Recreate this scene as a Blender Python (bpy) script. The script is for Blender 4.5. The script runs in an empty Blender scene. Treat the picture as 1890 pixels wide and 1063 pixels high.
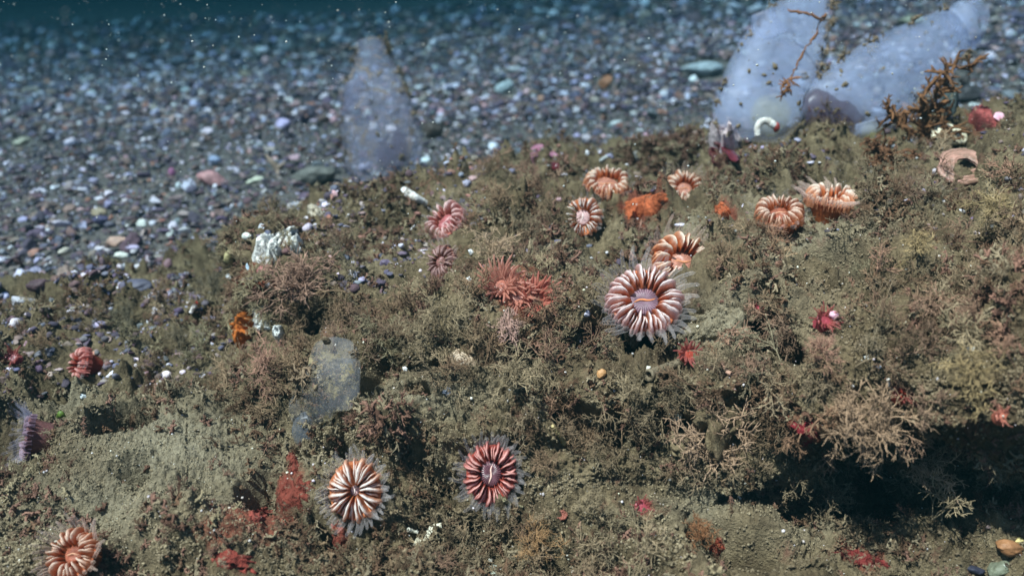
import bpy, math, random
import numpy as np
from mathutils import Vector, Matrix
from mathutils.bvhtree import BVHTree

R = math.radians
rng = np.random.default_rng(7)
random.seed(7)
S = bpy.context.scene
COL = S.collection
# ------------------------------------------------------------------ camera (1 unit = 10 cm)
CAM = np.array([0.0, 0.0, 1.4])
PITCH = 25.0
FPX = 1637.0
FW = np.array([0, math.cos(R(PITCH)), -math.sin(R(PITCH))])
RT = np.array([1.0, 0, 0])
UP = np.array([0, math.sin(R(PITCH)), math.cos(R(PITCH))])
cd = bpy.data.cameras.new("camera")
cam = bpy.data.objects.new("camera", cd)
COL.objects.link(cam)
cam.location = CAM
cam.rotation_euler = (R(90 - PITCH), 0, 0)
cd.sensor_width = 36.0
cd.lens = 36.0 * FPX / 1890.0
cd.clip_start = 0.02
cd.clip_end = 300
cd.dof.use_dof = True
cd.dof.focus_distance = 2.2
cd.dof.aperture_fstop = 1.65
S.camera = cam
# ------------------------------------------------------------------ world, sun, exposure
SUN = Vector((-0.36, -0.25, 0.90)).normalized()
W = bpy.data.worlds.new("World")
S.world = W
W.use_nodes = True
nt = W.node_tree
nt.nodes.clear()
sky = nt.nodes.new("ShaderNodeTexSky")
sky.sky_type = 'NISHITA'
sky.sun_disc = False
sky.sun_elevation = math.asin(SUN.z)
sky.sun_rotation = math.atan2(SUN.x, SUN.y)
bg = nt.nodes.new("ShaderNodeBackground")
bg.inputs[1].default_value = 0.075
wo = nt.nodes.new("ShaderNodeOutputWorld")
nt.links.new(sky.outputs[0], bg.inputs[0])
nt.links.new(bg.outputs[0], wo.inputs[0])
sl = bpy.data.lights.new("sun", 'SUN')
sl.energy = 5.0
sl.angle = R(0.6)
sl.color = (1.0, 0.90, 0.82)
so = bpy.data.objects.new("sun", sl)
COL.objects.link(so)
so.rotation_euler = (-SUN).to_track_quat('-Z', 'Y').to_euler()
so.location = (0, 0, 6)
S.view_settings.view_transform = 'Standard'
S.view_settings.look = 'None'
S.view_settings.gamma = 1.0
S.view_settings.use_curve_mapping = False
S.view_settings.exposure = 1.4
S.render.engine = 'CYCLES'
cy = S.cycles
cy.use_denoising = True
cy.max_bounces = 6
cy.diffuse_bounces = 2
cy.glossy_bounces = 1
cy.transmission_bounces = 3
cy.transparent_max_bounces = 12
cy.volume_bounces = 0
cy.caustics_reflective = False
cy.caustics_refractive = False
cy.sample_clamp_indirect = 4.0

# ------------------------------------------------------------------ helpers
def unproj(px, py, z):
    """a point at camera depth z seen at photograph pixel px, py"""
    px = np.asarray(px, float); py = np.asarray(py, float); z = np.asarray(z, float)
    a = (px - 945.0) / FPX * z; b = (531.5 - py) / FPX * z
    return CAM + z[..., None] * FW + a[..., None] * RT + b[..., None] * UP

_perm = np.random.default_rng(3).permutation(256)
_perm = np.concatenate([_perm, _perm, _perm])
_g = np.random.default_rng(4).normal(size=(256, 3)); _g /= np.linalg.norm(_g, axis=1)[:, None]

def noise(p):
    p = np.asarray(p, float)
    i = np.floor(p).astype(int); f = p - i
    u = f * f * f * (f * (f * 6 - 15) + 10)
    i &= 255
    def g(dx, dy, dz):
        h = _perm[_perm[_perm[(i[..., 0] + dx) & 255] + ((i[..., 1] + dy) & 255)] + ((i[..., 2] + dz) & 255)]
        d = f - np.array([dx, dy, dz])
        return (_g[h] * d).sum(-1)
    ux, uy, uz = u[..., 0], u[..., 1], u[..., 2]
    def L(a, b, t): return a + (b - a) * t
    x00 = L(g(0,0,0), g(1,0,0), ux); x10 = L(g(0,1,0), g(1,1,0), ux)
    x01 = L(g(0,0,1), g(1,0,1), ux); x11 = L(g(0,1,1), g(1,1,1), ux)
    return L(L(x00, x10, uy), L(x01, x11, uy), uz) * 1.6

def fbm(p, octv=3, gain=0.5):
    a, s, t = 1.0, 0.0, 0.0
    for k in range(octv):
        s = s + a * noise(p * (2.03 ** k) + 17.3 * k); t += a; a *= gain
    return s / t

def mesh_np(name, V, F, col=None, smooth=True):
    V = np.ascontiguousarray(V, np.float32); F = np.ascontiguousarray(F, np.int32)
    k = F.shape[1]
    m = bpy.data.meshes.new(name)
    m.vertices.add(len(V)); m.vertices.foreach_set("co", V.ravel())
    m.loops.add(F.size); m.loops.foreach_set("vertex_index", F.ravel())
    m.polygons.add(len(F)); m.polygons.foreach_set("loop_start", np.arange(0, F.size, k, dtype=np.int32))
    m.update(calc_edges=True)
    m.validate()
    m.polygons.foreach_set("use_smooth", np.full(len(m.polygons), smooth, bool))
    if col is not None:
        col = np.asarray(col, np.float32)
        if col.ndim == 1: col = np.repeat(col[:, None], 3, 1)
        at = m.color_attributes.new("tint", 'FLOAT_COLOR', 'POINT')
        at.data.foreach_set("color", np.concatenate([col, np.ones((len(col), 1), np.float32)], 1).ravel())
    return m

def link(name, mesh, mat=None, parent=None):
    o = bpy.data.objects.new(name, mesh)
    COL.objects.link(o)
    if mat and not mesh.materials: mesh.materials.append(mat)
    if parent: o.parent = parent
    return o

def tag(o, label, cat, group=None):
    o["label"] = label; o["category"] = cat
    if group: o["group"] = group
    return o

def empty(name, label, cat, loc=(0, 0, 0), group=None):
    o = bpy.data.objects.new(name, None)
    COL.objects.link(o); o.location = loc; o.empty_display_size = 0.02
    return tag(o, label, cat, group)

class MB:
    """collects equal sided faces with one tint per vertex"""
    def __init__(s): s.V = []; s.F = []; s.C = []; s.n = 0
    def add(s, V, F, C=None):
        V = np.asarray(V, float)
        s.V.append(V); s.F.append(np.asarray(F) + s.n); s.n += len(V)
        if C is None: C = (1, 1, 1)
        C = np.asarray(C, float)
        if C.ndim == 1: C = np.tile(C, (len(V), 1))
        s.C.append(C)
    def arrays(s): return np.concatenate(s.V), np.concatenate(s.F), np.concatenate(s.C)
    def build(s, name, mat=None, parent=None):
        V, F, C = s.arrays()
        return link(name, mesh_np(name, V, F, C), mat, parent)

def grid_faces(nu, nv, wrap=False):
    """vertex index = iv * nu + iu"""
    iu = np.arange(nu if wrap else nu - 1); iv = np.arange(nv - 1)
    a, b = np.meshgrid(iu, iv)
    a = a.ravel(); b = b.ravel(); a2 = (a + 1) % nu
    return np.stack([b * nu + a, b * nu + a2, (b + 1) * nu + a2, (b + 1) * nu + a], 1)

def tube(P, rad, sides=5):
    P = np.asarray(P, float); n = len(P)
    T = np.gradient(P, axis=0); T /= np.linalg.norm(T, axis=1)[:, None] + 1e-12
    ref = np.array([0.31, 0.52, 0.79])
    if abs(T.mean(0) @ ref) > 0.8: ref = np.array([0.9, -0.3, 0.2])
    A = np.cross(T, ref); A /= np.linalg.norm(A, axis=1)[:, None] + 1e-12
    B = np.cross(T, A)
    t = np.linspace(0, 2 * np.pi, sides, endpoint=False)
    rad = np.broadcast_to(np.asarray(rad, float), (n,))
    V = P[:, None] + rad[:, None, None] * (np.cos(t)[None, :, None] * A[:, None] + np.sin(t)[None, :, None] * B[:, None])
    return V.reshape(-1, 3), grid_faces(sides, n, True)

def ico(sub):
    import bmesh
    bm = bmesh.new(); bmesh.ops.create_icosphere(bm, subdivisions=sub, radius=1.0)
    V = np.array([v.co[:] for v in bm.verts]); F = np.array([[v.index for v in f.verts] for f in bm.faces]); bm.free()
    return V, F
ICO = {k: ico(k) for k in (1, 2, 3, 4)}

def rand_rot(n, r=rng):
    q = r.normal(size=(n, 4)); q /= np.linalg.norm(q, axis=1)[:, None]
    w, x, y, z = q.T
    return np.stack([np.stack([1-2*(y*y+z*z), 2*(x*y-z*w), 2*(x*z+y*w)], -1),
                     np.stack([2*(x*y+z*w), 1-2*(x*x+z*z), 2*(y*z-x*w)], -1),
                     np.stack([2*(x*z-y*w), 2*(y*z+x*w), 1-2*(x*x+y*y)], -1)], 1)

def frame(n, spin=0.0):
    """3x3 whose columns are x, y and the unit axis n"""
    n = np.asarray(n, float); n = n / np.linalg.norm(n)
    x = RT - n * (RT @ n); x /= np.linalg.norm(x)
    y = np.cross(n, x)
    c, s = math.cos(spin), math.sin(spin)
    return np.stack([c * x + s * y, -s * x + c * y, n], 1)

def mat4(M3, loc):
    M = Matrix.Identity(4)
    for i in range(3):
        for j in range(3): M[i][j] = float(M3[i, j])
        M[i][3] = float(loc[i])
    return M

# ------------------------------------------------------------------ materials
class NT:
    def __init__(s, name):
        s.m = bpy.data.materials.new(name); s.m.use_nodes = True
        s.t = s.m.node_tree; s.t.nodes.clear()
        s.out = s.t.nodes.new("ShaderNodeOutputMaterial")
    def n(s, kind, **kw):
        nd = s.t.nodes.new("ShaderNode" + kind)
        for k, v in kw.items():
            if hasattr(nd, k) and k not in nd.inputs.keys(): setattr(nd, k, v)
            else: nd.inputs[k].default_value = v
        return nd
    def l(s, a, b): s.t.links.new(a, b)
    def ramp(s, fac, stops):
        r = s.n("ValToRGB"); e = r.color_ramp.elements
        while len(e) < len(stops): e.new(0.5)
        for el, (p, c) in zip(e, stops): el.position = p; el.color = (*c, 1) if len(c) == 3 else c
        s.l(fac, r.inputs[0]); return r.outputs[0]
    def noise(s, scale, detail=4, rough=0.6, vec=None):
        nd = s.n("TexNoise"); nd.inputs["Scale"].default_value = scale; nd.inputs["Detail"].default_value = detail; nd.inputs["Roughness"].default_value = rough
        if vec is None:
            g = s.n("NewGeometry"); vec = g.outputs["Position"]
        s.l(vec, nd.inputs["Vector"]); return nd.outputs["Fac"]
    def mix(s, fac, a, b, blend='MIX'):
        nd = s.n("Mix", data_type='RGBA', blend_type=blend)
        for sock, v in ((nd.inputs[0], fac), (nd.inputs[6], a), (nd.inputs[7], b)):
            if hasattr(v, "is_linked"): s.l(v, sock)
            else: sock.default_value = v if not isinstance(v, tuple) else ((*v, 1) if len(v) == 3 else v)
        return nd.outputs[2]
    def attr(s, name="tint"):
        a = s.n("Attribute"); a.attribute_name = name; return a.outputs["Color"]
    def bsdf(s, color, rough=0.8, spec=0.3, bump=None, bstr=0.3, bdist=0.01, sss=0.0):
        b = s.n("BsdfPrincipled")
        if hasattr(color, "is_linked"): s.l(color, b.inputs["Base Color"])
        else: b.inputs["Base Color"].default_value = (*color, 1)
        b.inputs["Roughness"].default_value = rough
        b.inputs["Specular IOR Level"].default_value = spec
        if bump is not None:
            bn = s.n("Bump"); bn.inputs["Strength"].default_value = bstr; bn.inputs["Distance"].default_value = bdist
            s.l(bump, bn.inputs["Height"]); s.l(bn.outputs[0], b.inputs["Normal"])
        return b.outputs[0]
    def done(s, shader): s.l(shader, s.out.inputs["Surface"]); return s.m

def mat_plain(name, c1, c2, scale=30, rough=0.7, bstr=0.4, spec=0.3):
    n = NT(name); f = n.noise(scale)
    return n.done(n.bsdf(n.ramp(f, [(0.3, c1), (0.7, c2)]), rough, spec, n.noise(scale * 2.5), bstr, 0.01))

def mat_rock():
    n = NT("rock_silt")
    big = n.noise(2.2, 3, 0.6); mid = n.noise(9, 5, 0.65); fine = n.noise(55, 4, 0.7)
    c = n.ramp(mid, [(0.30, (0.070, 0.048, 0.029)), (0.5, (0.160, 0.122, 0.073)), (0.72, (0.27, 0.214, 0.135))])
    c2 = n.ramp(fine, [(0.32, (0.50, 0.47, 0.42)), (0.62, (1.1, 1.08, 1.0))])
    c = n.mix(0.85, c, c2, 'MULTIPLY')
    pk = n.ramp(n.noise(6.5, 4, 0.7), [(0.60, (0, 0, 0)), (0.70, (1, 1, 1))])
    c = n.mix(n.mix(0.55, (0, 0, 0), pk), c, (0.19, 0.075, 0.055))
    sc = n.n("SeparateColor"); n.l(n.attr(), sc.inputs[0])
    pale = n.ramp(fine, [(.3, (.17, .142, .092)), (.7, (.33, .285, .195))])
    c = n.mix(sc.outputs[1], c, pale)
    wn = n.n("Math", operation='MULTIPLY_ADD'); wn.inputs[1].default_value = 1.5; wn.inputs[2].default_value = -.75; n.l(n.noise(24, 6, .75), wn.inputs[0])
    ad = n.n("Math", operation='ADD'); n.l(wn.outputs[0], ad.inputs[0]); n.l(sc.outputs[0], ad.inputs[1])
    red = n.ramp(n.noise(50, 3), [(.3, (.11, .030, .020)), (.7, (.27, .075, .045))])
    c = n.mix(n.ramp(ad.outputs[0], [(.50, (0, 0, 0)), (.80, (.85, .85, .85))]), c, red)
    h = n.n("Math", operation='ADD'); n.l(fine, h.inputs[0]); n.l(n.noise(170, 3, 0.7), h.inputs[1])
    return n.done(n.bsdf(c, 0.95, 0.15, h.outputs[0], 0.9, 0.012))

def mat_tint(name, rough=0.8, spec=0.25, scale=60, bstr=0.5, lo=0.65, hi=1.15):
    n = NT(name)
    v = n.ramp(n.noise(scale, 4, 0.7), [(0.3, (lo, lo, lo)), (0.7, (hi, hi, hi))])
    c = n.mix(1.0, n.attr(), v, 'MULTIPLY')
    return n.done(n.bsdf(c, rough, spec, n.noise(scale * 2, 3), bstr, 0.008))

# ------------------------------------------------------------------ terrain shape
def seabed_z(x, y):
    x = np.asarray(x, float); y = np.asarray(y, float)
    s = np.where(x > 0, 0.11 * np.minimum(x, 5), 0.035 * np.maximum(x, -8))
    p = np.stack([x * 0.35, y * 0.35, 0 * x + 5.5], -1)
    far = np.clip((y - 7) / 30, 0, 1)
    drop = 0.22 * (1 - np.exp(-np.maximum(y - 5.5, 0) * .22)) * np.clip(.55 - x / 7, 0, 1)
    return s + 0.07 * noise(p) - 0.05 - 2.0 * far - drop

SMOOTH = [(330, 850, 170, 85, 1.0), (1350, 605, 130, 55, 1.0), (785, 738, 115, 40, 1.0), (240, 950, 230, 70, .85), (1500, 430, 130, 50, .9), (1250, 440, 60, 28, .8), (640, 460, 90, 38, .6), (1330, 930, 100, 45, .9), (600, 850, 60, 30, .6), (150, 735, 110, 28, .7), (1060, 480, 60, 22, .7), (1500, 980, 90, 30, .7)]
def bumps(pm, rf, spots):
    o = np.zeros(np.shape(rf))
    for cx, cy_, rx, ry, a in spots: o = np.maximum(o, a * np.exp(-(((pm - cx) / rx) ** 2 + ((rf - cy_) / ry) ** 2)))
    return o
# camera depth of the rock face: {photo column: {row: depth}}
LOW = {700: 2.48, 800: 2.26, 900: 2.08, 1000: 1.93, 1150: 1.75, 1300: 1.62}
STN = {
    -900: {480: 3.6, 560: 3.05, 600: 2.85, 650: 2.65, **LOW},
    0: {480: 3.6, 560: 3.02, 600: 2.85, 650: 2.65, **LOW},
    300: {480: 3.5, 545: 3.10, 600: 2.88, 650: 2.66, **LOW},
    425: {440: 3.6, 500: 3.25, 560: 3.05, 620: 2.85, 650: 2.68, **LOW},
    490: {400: 3.2, 430: 2.88, 500: 2.62, 600: 2.46, 650: 2.40, 700: 2.33, 800: 2.20, 900: 2.08, 1000: 1.94, 1150: 1.75, 1300: 1.62},
    620: {330: 3.5, 365: 3.15, 430: 2.80, 500: 2.56, 600: 2.34, 650: 2.27, 700: 2.26, 800: 2.18, 900: 2.06, 1000: 1.94, 1150: 1.75, 1300: 1.62},
    900: {280: 3.9, 300: 3.65, 350: 3.1, 400: 2.86, 500: 2.48, 560: 2.26, 600: 2.20, 700: 2.19, 800: 2.10, 900: 2.05, 1000: 1.95, 1150: 1.75, 1300: 1.62},
    1200: {240: 4.1, 262: 3.9, 350: 3.08, 400: 2.82, 500: 2.38, 553: 2.19, 600: 2.16, 640: 2.24, 700: 2.10, 800: 2.06, 900: 2.05, 1000: 1.93, 1150: 1.75, 1300: 1.62},
    1400: {230: 3.9, 245: 3.7, 300: 3.2, 400: 2.60, 430: 2.52, 500: 2.25, 560: 2.10, 600: 2.07, 700: 2.00, 800: 1.98, 870: 2.06, 950: 2.05, 1000: 1.95, 1150: 1.75, 1300: 1.62},
    1560: {220: 3.8, 240: 3.5, 300: 3.0, 400: 2.47, 500: 2.16, 600: 1.97, 700: 1.88, 790: 1.86, 850: 2.08, 930: 2.25, 960: 2.2, 1000: 2.05, 1150: 1.75, 1300: 1.62},
    1750: {200: 3.6, 220: 3.4, 300: 2.8, 400: 2.33, 500: 2.02, 600: 1.85, 700: 1.76, 790: 1.75, 835: 2.02, 900: 2.14, 950: 2.1, 1000: 2.0, 1063: 1.9, 1150: 1.76, 1300: 1.62},
    1900: {170: 3.6, 190: 3.3, 300: 2.6, 400: 2.16, 500: 1.88, 600: 1.72, 700: 1.66, 790: 1.66, 830: 1.98, 900: 2.12, 950: 2.08, 1000: 1.99, 1063: 1.9, 1150: 1.76, 1300: 1.62},
    2800: {40: 3.5, 80: 3.2, 300: 2.3, 500: 1.75, 700: 1.60, 800: 1.65, 900: 2.2, 1000: 2.05, 1150: 1.76, 1300: 1.62},
}
RIDGE_X = [-900, 0, 200, 350, 425, 480, 560, 650, 750, 900, 1000, 1200, 1400, 1600, 1750, 1890, 2800]
RIDGE_Y = [590, 575, 556, 532, 490, 425, 385, 345, 325, 300, 287, 264, 246, 236, 216, 190, 90]

def build_rock():
    px = np.concatenate([np.linspace(-900, -40, 70, endpoint=False), np.linspace(-40, 1930, 800, endpoint=False), np.linspace(1930, 2800, 70)])
    nu = len(px)
    nf = 470
    ridge = np.interp(px, RIDGE_X, RIDGE_Y)
    t = np.concatenate([np.linspace(0, 1, nf - 50, endpoint=False), np.linspace(1, 2, 50)])
    rows = np.where(t[:, None] <= 1, ridge + (1090 - ridge) * t[:, None], 1090 + (1950 - 1090) * (t[:, None] - 1))
    keys = np.array(sorted(STN))
    Zs = np.stack([np.interp(np.minimum(rows, 1300), sorted(STN[k]), [STN[k][r] for r in sorted(STN[k])]) if False else
                   np.interp(np.minimum(rows, 1300).ravel(), sorted(STN[k]), [STN[k][r] for r in sorted(STN[k])]).reshape(rows.shape) for k in keys])
    j = np.clip(np.searchsorted(keys, px) - 1, 0, len(keys) - 2)
    w = np.clip((px - keys[j]) / (keys[j + 1] - keys[j]), 0, 1)
    w = w * w * (3 - 2 * w)
    cols = np.arange(nu)
    Z = Zs[j, :, cols].T * (1 - w) + Zs[j + 1, :, cols].T * w
    off = (rows - 531.5) / FPX
    Zf = (CAM[2] - 0.02) / (math.sin(R(PITCH)) + off * math.cos(R(PITCH)))
    k = np.clip((rows - 1090) / 250, 0, 1)
    Z = Z * (1 - k) + np.minimum(Zf, Z) * k
    for _ in range(3):
        Zp = np.pad(Z, ((2, 2), (2, 2)), mode='edge')
        Z = sum(Zp[a:a + Z.shape[0], 2:-2] for a in range(5)) / 5
        Zp = np.pad(Z, ((2, 2), (3, 3)), mode='edge')
        Z = sum(Zp[2:-2, b:b + Z.shape[1]] for b in range(7)) / 7
    P = unproj(np.broadcast_to(px, rows.shape), rows, Z)
    # the back of the rock goes down behind the ridge
    nb = 46
    top = P[0]
    s = np.linspace(0, 1, nb + 1)[1:][::-1] ** 1.5
    d = top - CAM; d[:, 2] = 0; d /= np.linalg.norm(d, axis=1)[:, None]
    back = top[None] + d[None] * (s[:, None, None] * 1.0)
    e = (s * s * (3 - 2 * s))[:, None]
    zb = seabed_z(back[..., 0], back[..., 1]) - 0.12
    back[..., 2] = top[None, :, 2] * (1 - e) + zb * e
    P = np.concatenate([back, P])
    # smooth normals of the base shape
    du = np.gradient(P, axis=1); dv = np.gradient(P, axis=0)
    N = np.cross(du, dv); N /= np.linalg.norm(N, axis=-1)[..., None] + 1e-12
    N = np.where(((N * (P - CAM)).sum(-1) > 0)[..., None] & (np.arange(len(P)) >= nb)[:, None, None], -N, N)
    if N[:nb, :, 2].mean() < 0: N[:nb] *= -1
    q = P * np.array([1, 1, 1.2])
    warp = 0.05 * np.stack([noise(q * 5 + 3), noise(q * 5 + 31), noise(q * 5 + 71)], -1)
    qw = q + warp
    big = fbm(qw * 3.0, 2)
    mid = np.abs(noise(qw * 7.0)) ; mid2 = np.abs(noise(qw * 14.0 + 9))
    crumb = np.abs(noise(qw * 34)) ; crumb2 = np.abs(noise(q * 75)); crumb3 = noise(q * 105)
    pit = np.clip(noise(qw * 6.0 + 50) - 0.28, 0, 1)
    smo0 = bumps(np.broadcast_to(px, P.shape[:2]), np.concatenate([np.full((nb, nu), -999.0), rows]), SMOOTH)
    flat = np.clip(fbm(q * 2.6 + 90, 2) * 2.2 + 0.45, 0.25, 1.0) * (1 - .62 * smo0)       # calmer, silt-covered places
    D = 0.15 * big + flat * (0.150 * (mid - 0.25) + 0.075 * (mid2 - 0.25) + 0.044 * (crumb - 0.25)) + 0.018 * (crumb2 - 0.25) + 0.004 * crumb3 - 0.55 * pit
    P = P + N * D[..., None]
    F = grid_faces(nu, len(P))
    rf = np.concatenate([np.full((nb, nu), -999.0), rows]); pm = np.broadcast_to(px, rf.shape)
    wash = np.zeros(rf.shape)
    for (cx, cy_, rx, ry, a) in [(470, 990, 95, 60, .95), (540, 905, 38, 55, 1.1), (625, 990, 26, 40, 1.1), (420, 1040, 60, 22, .8), (1590, 1032, 80, 18, .9), (1490, 800, 60, 36, .9), (960, 548, 90, 46, 1.0), (1190, 382, 55, 26, 1.1), (490, 520, 28, 40, .9), (1290, 1010, 60, 25, .6), (1830, 235, 60, 25, .8), (300, 790, 60, 30, .5), (1200, 940, 40, 20, .6), (90, 860, 70, 30, .55), (1340, 400, 40, 20, .8)]:
        wash = np.maximum(wash, a * np.exp(-(((pm - cx) / rx) ** 2 + ((rf - cy_) / ry) ** 2) * .8))
    m = mesh_np("rock", P.reshape(-1, 3), F[:, ::-1], np.stack([wash.ravel(), smo0.ravel(), 0 * wash.ravel()], 1))
    o = link("rock", m, mat_rock()); o["kind"] = "structure"
    return P, nb, rows, px

ROCK, NB, ROWS, PXS = build_rock()
nv_, nu_ = ROCK.shape[:2]
sub = ROCK[::2, ::2]
_F = grid_faces(sub.shape[1], sub.shape[0])
BVH = BVHTree.FromPolygons(sub.reshape(-1, 3).tolist(), _F.tolist())
_du = np.gradient(ROCK, axis=1); _dv = np.gradient(ROCK, axis=0)
ROCKN = np.cross(_dv, _du); ROCKN /= np.linalg.norm(ROCKN, axis=-1)[..., None] + 1e-12
if (ROCKN[NB + 200] * (ROCK[NB + 200] - CAM)).sum(-1).mean() > 0: ROCKN = -ROCKN

def ray(px, py):
    d = FW + RT * ((px - 945.0) / FPX) + UP * ((531.5 - py) / FPX)
    return d

def hit(px, py):
    """(point, normal, depth, on_rock) where photo pixel px, py meets the rock or the sea bed"""
    d = ray(px, py); dn = d / np.linalg.norm(d)
    h = BVH.ray_cast(Vector(CAM), Vector(dn))
    if h[0] is not None:
        p = np.array(h[0]); n = np.array(h[1])
        if n @ dn > 0: n = -n
        return p, n, float((p - CAM) @ FW), True
    z = 3.0
    for _ in range(60):
        p = CAM + d * z
        z += (p[2] - float(seabed_z(p[0], p[1]))) / max(0.12, -d[2]) * 0.7
        z = min(z, 60)
    return CAM + d * z, np.array([0, 0, 1.0]), z, False

def hit_soft(px, py, r=14):
    """the mean place and normal of a small neighbourhood"""
    hs = [hit(px + a * r, py + b * r) for a, b in ((0, 0), (1, 0), (-1, 0), (0, 1), (0, -1))]
    z = np.median([h[2] for h in hs]); n = sum(h[1] for h in hs); n = n / np.linalg.norm(n)
    return CAM + ray(px, py) * z, n, z, hs[0][3]

CLEAR = []          # (px, py, rx, ry): where an animal or shell sits, nothing else grows
CLEARG = []
def to_px(P):
    q = P - CAM; z = q @ FW
    return 945 + FPX * (q @ RT) / z, 531.5 - FPX * (q @ UP) / z, z
def keep(P, spots):
    x, y, z = to_px(P); k = np.ones(len(P), bool)
    w = .35 * noise(np.asarray(P) * 14)
    for a, b, rx, ry in spots: k &= ((x - a) / rx) ** 2 + ((y - b) / ry) ** 2 > 1 + w
    return k

# ------------------------------------------------------------------ sea bed and gravel
def build_seabed():
    xs = np.concatenate([np.linspace(-60, -9, 26), np.linspace(-8.5, 8.5, 171), np.linspace(9, 60, 26)])
    ys = np.concatenate([np.linspace(-12, -1, 12), np.linspace(-0.8, 14, 150), np.linspace(15, 60, 30)])
    X, Y = np.meshgrid(xs, ys)
    Zb = seabed_z(X, Y) - 0.03
    q = np.stack([X, Y, 0 * X], -1)
    Zb = Zb + 0.02 * noise(q * 6)
    under = (Y < 2.2) & (np.abs(X) < 9)
    Zb = np.where(under, Zb - 0.25, Zb)
    P = np.stack([X, Y, Zb], -1)
    n = NT("seabed_grit")
    c = n.ramp(n.noise(26, 5, 0.7), [(0.35, (0.08, 0.07, 0.066)), (0.55, (0.145, 0.126, 0.113)), (0.75, (0.22, 0.19, 0.17))])
    m = n.done(n.bsdf(c, 0.9, 0.2, n.noise(60, 4), 0.8, 0.02))
    o = link("seabed", mesh_np("seabed", P.reshape(-1, 3), grid_faces(len(xs), len(ys))), m); o["kind"] = "structure"
build_seabed()

PAL = np.array([[.034,.028,.038],[.050,.040,.054],[.085,.060,.085],[.10,.056,.058],[.14,.085,.062],[.19,.135,.095],
                [.11,.105,.10],[.10,.105,.14],[.22,.17,.125],[.31,.26,.20],[.17,.19,.19],[.62,.60,.56],[.50,.32,.28],[.32,.15,.09],[.42,.42,.48]])
PALW = np.array([.08,.09,.11,.10,.10,.09,.09,.09,.06,.06,.05,.11,.04,.03,.06]); PALW = PALW / PALW.sum()

def stone_variants(sub, n, seed, flake=False):
    r = np.random.default_rng(seed); out = []
    V, F = ICO[sub]
    for k in range(n):
        W_ = V * (1 + 0.42 * noise(V * 0.9 + 13.7 * k + seed)[:, None] + 0.24 * noise(V * 2.1 + 5.1 * k)[:, None])
        if k % 2 == 0:      # broken, angular pieces
            W_ = np.sign(W_) * np.abs(W_) ** 0.75
            for _ in range(5):
                a = r.normal(size=3); a /= np.linalg.norm(a); d = W_ @ a; c = r.uniform(.32, .6)
                W_ = W_ - np.maximum(d - c, 0)[:, None] * a
        W_ = W_ * np.array([1.0, r.uniform(.5, .95), r.uniform(.22, .7)])
        out.append(W_)
    return out, F

def scatter_stones(mb, X, Y, size, sub, lift=0.25, seed=1, Zs=None):
    r = np.random.default_rng(seed)
    vs, F = stone_variants(sub, 24, seed)
    n = len(X); Zs = seabed_z(X, Y) if Zs is None else Zs
    Rm = rand_rot(n, r)
    # mostly lying flat: blend with a spin about z
    a = r.uniform(0, 6.283, n); c, s = np.cos(a), np.sin(a); z0 = np.zeros(n); o1 = np.ones(n)
    Rz = np.stack([np.stack([c, -s, z0], -1), np.stack([s, c, z0], -1), np.stack([z0, z0, o1], -1)], 1)
    tilt = r.normal(size=(n, 2)) * 0.5
    cx, sx = np.cos(tilt[:, 0]), np.sin(tilt[:, 0])
    Rx = np.stack([np.stack([o1, z0, z0], -1), np.stack([z0, cx, -sx], -1), np.stack([z0, sx, cx], -1)], 1)
    Rm = np.einsum('nij,njk->nik', Rx, Rz)
    col = 1.28 * np.array([1.02, .95, 1.12]) * PAL[r.choice(len(PAL), n, p=PALW)] * r.uniform(.75, 1.3, (n, 1)) * r.uniform(.92, 1.08, (n, 3))
    col = .74 * col + .26 * np.array([.15, .13, .125]) * r.uniform(.6, 1.4, (n, 1))
    vi = r.integers(0, len(vs), n)
    for k in range(len(vs)):
        ids = np.nonzero(vi == k)[0]
        if not len(ids): continue
        v = vs[k]
        P = np.einsum('nij,vj->nvi', Rm[ids], v) * size[ids][:, None, None]
        P += np.stack([X[ids], Y[ids], Zs[ids] + size[ids] * lift], -1)[:, None]
        C = np.repeat(col[ids][:, None], len(v), 1)
        FF = (F[None] + (np.arange(len(ids)) * len(v))[:, None, None]).reshape(-1, 3)
        mb.add(P.reshape(-1, 3), FF, C.reshape(-1, 3))

def build_gravel():
    mb = MB(); r = np.random.default_rng(11)
    def field(n, y0, y1, smin, smax, sub, seed, p=1.0):
        u = r.uniform(0, 1, n) ** p
        Y = y0 + (y1 - y0) * u
        X = r.uniform(-1, 1, n) * (0.72 * Y + 0.7)
        size = smin * (smax / smin) ** (r.uniform(0, 1, n) ** 2.0)
        k = keep(np.stack([X, Y, seabed_z(X, Y)], -1), CLEARG); X, Y, size = X[k], Y[k], size[k]
        scatter_stones(mb, X, Y, size, sub, seed=seed)
    field(6200, 2.4, 6.0, .013, .040, 3, 21)
    field(41000, 2.4, 6.5, .005, .018, 2, 22)
    field(33000, 5.8, 10.5, .012, .050, 2, 23)
    field(10500, 10, 19, .03, .12, 1, 24)
    field(110, 3.2, 9.0, .045, .075, 3, 25)
    iy = NB - 12 + (r.uniform(0, 1, 9000) ** 2.2 * 120).astype(int); ix = r.integers(60, nu_ - 60, 9000)
    k = r.uniform(size=9000) < np.where(PXS[ix] < 900, 1.0, .35); iy, ix = iy[k], ix[k]
    Q = ROCK[iy, ix]; k = keep(Q, CLEAR); Q = Q[k]
    scatter_stones(mb, Q[:, 0], Q[:, 1], .005 + .015 * r.uniform(0, 1, len(Q)) ** 2.6, 2, .15, 26, Q[:, 2])
    o = mb.build("gravel", mat_tint("gravel_stone", 0.85, 0.15, 45, 0.5, 0.5, 1.25)); o["kind"] = "stuff"

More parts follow.
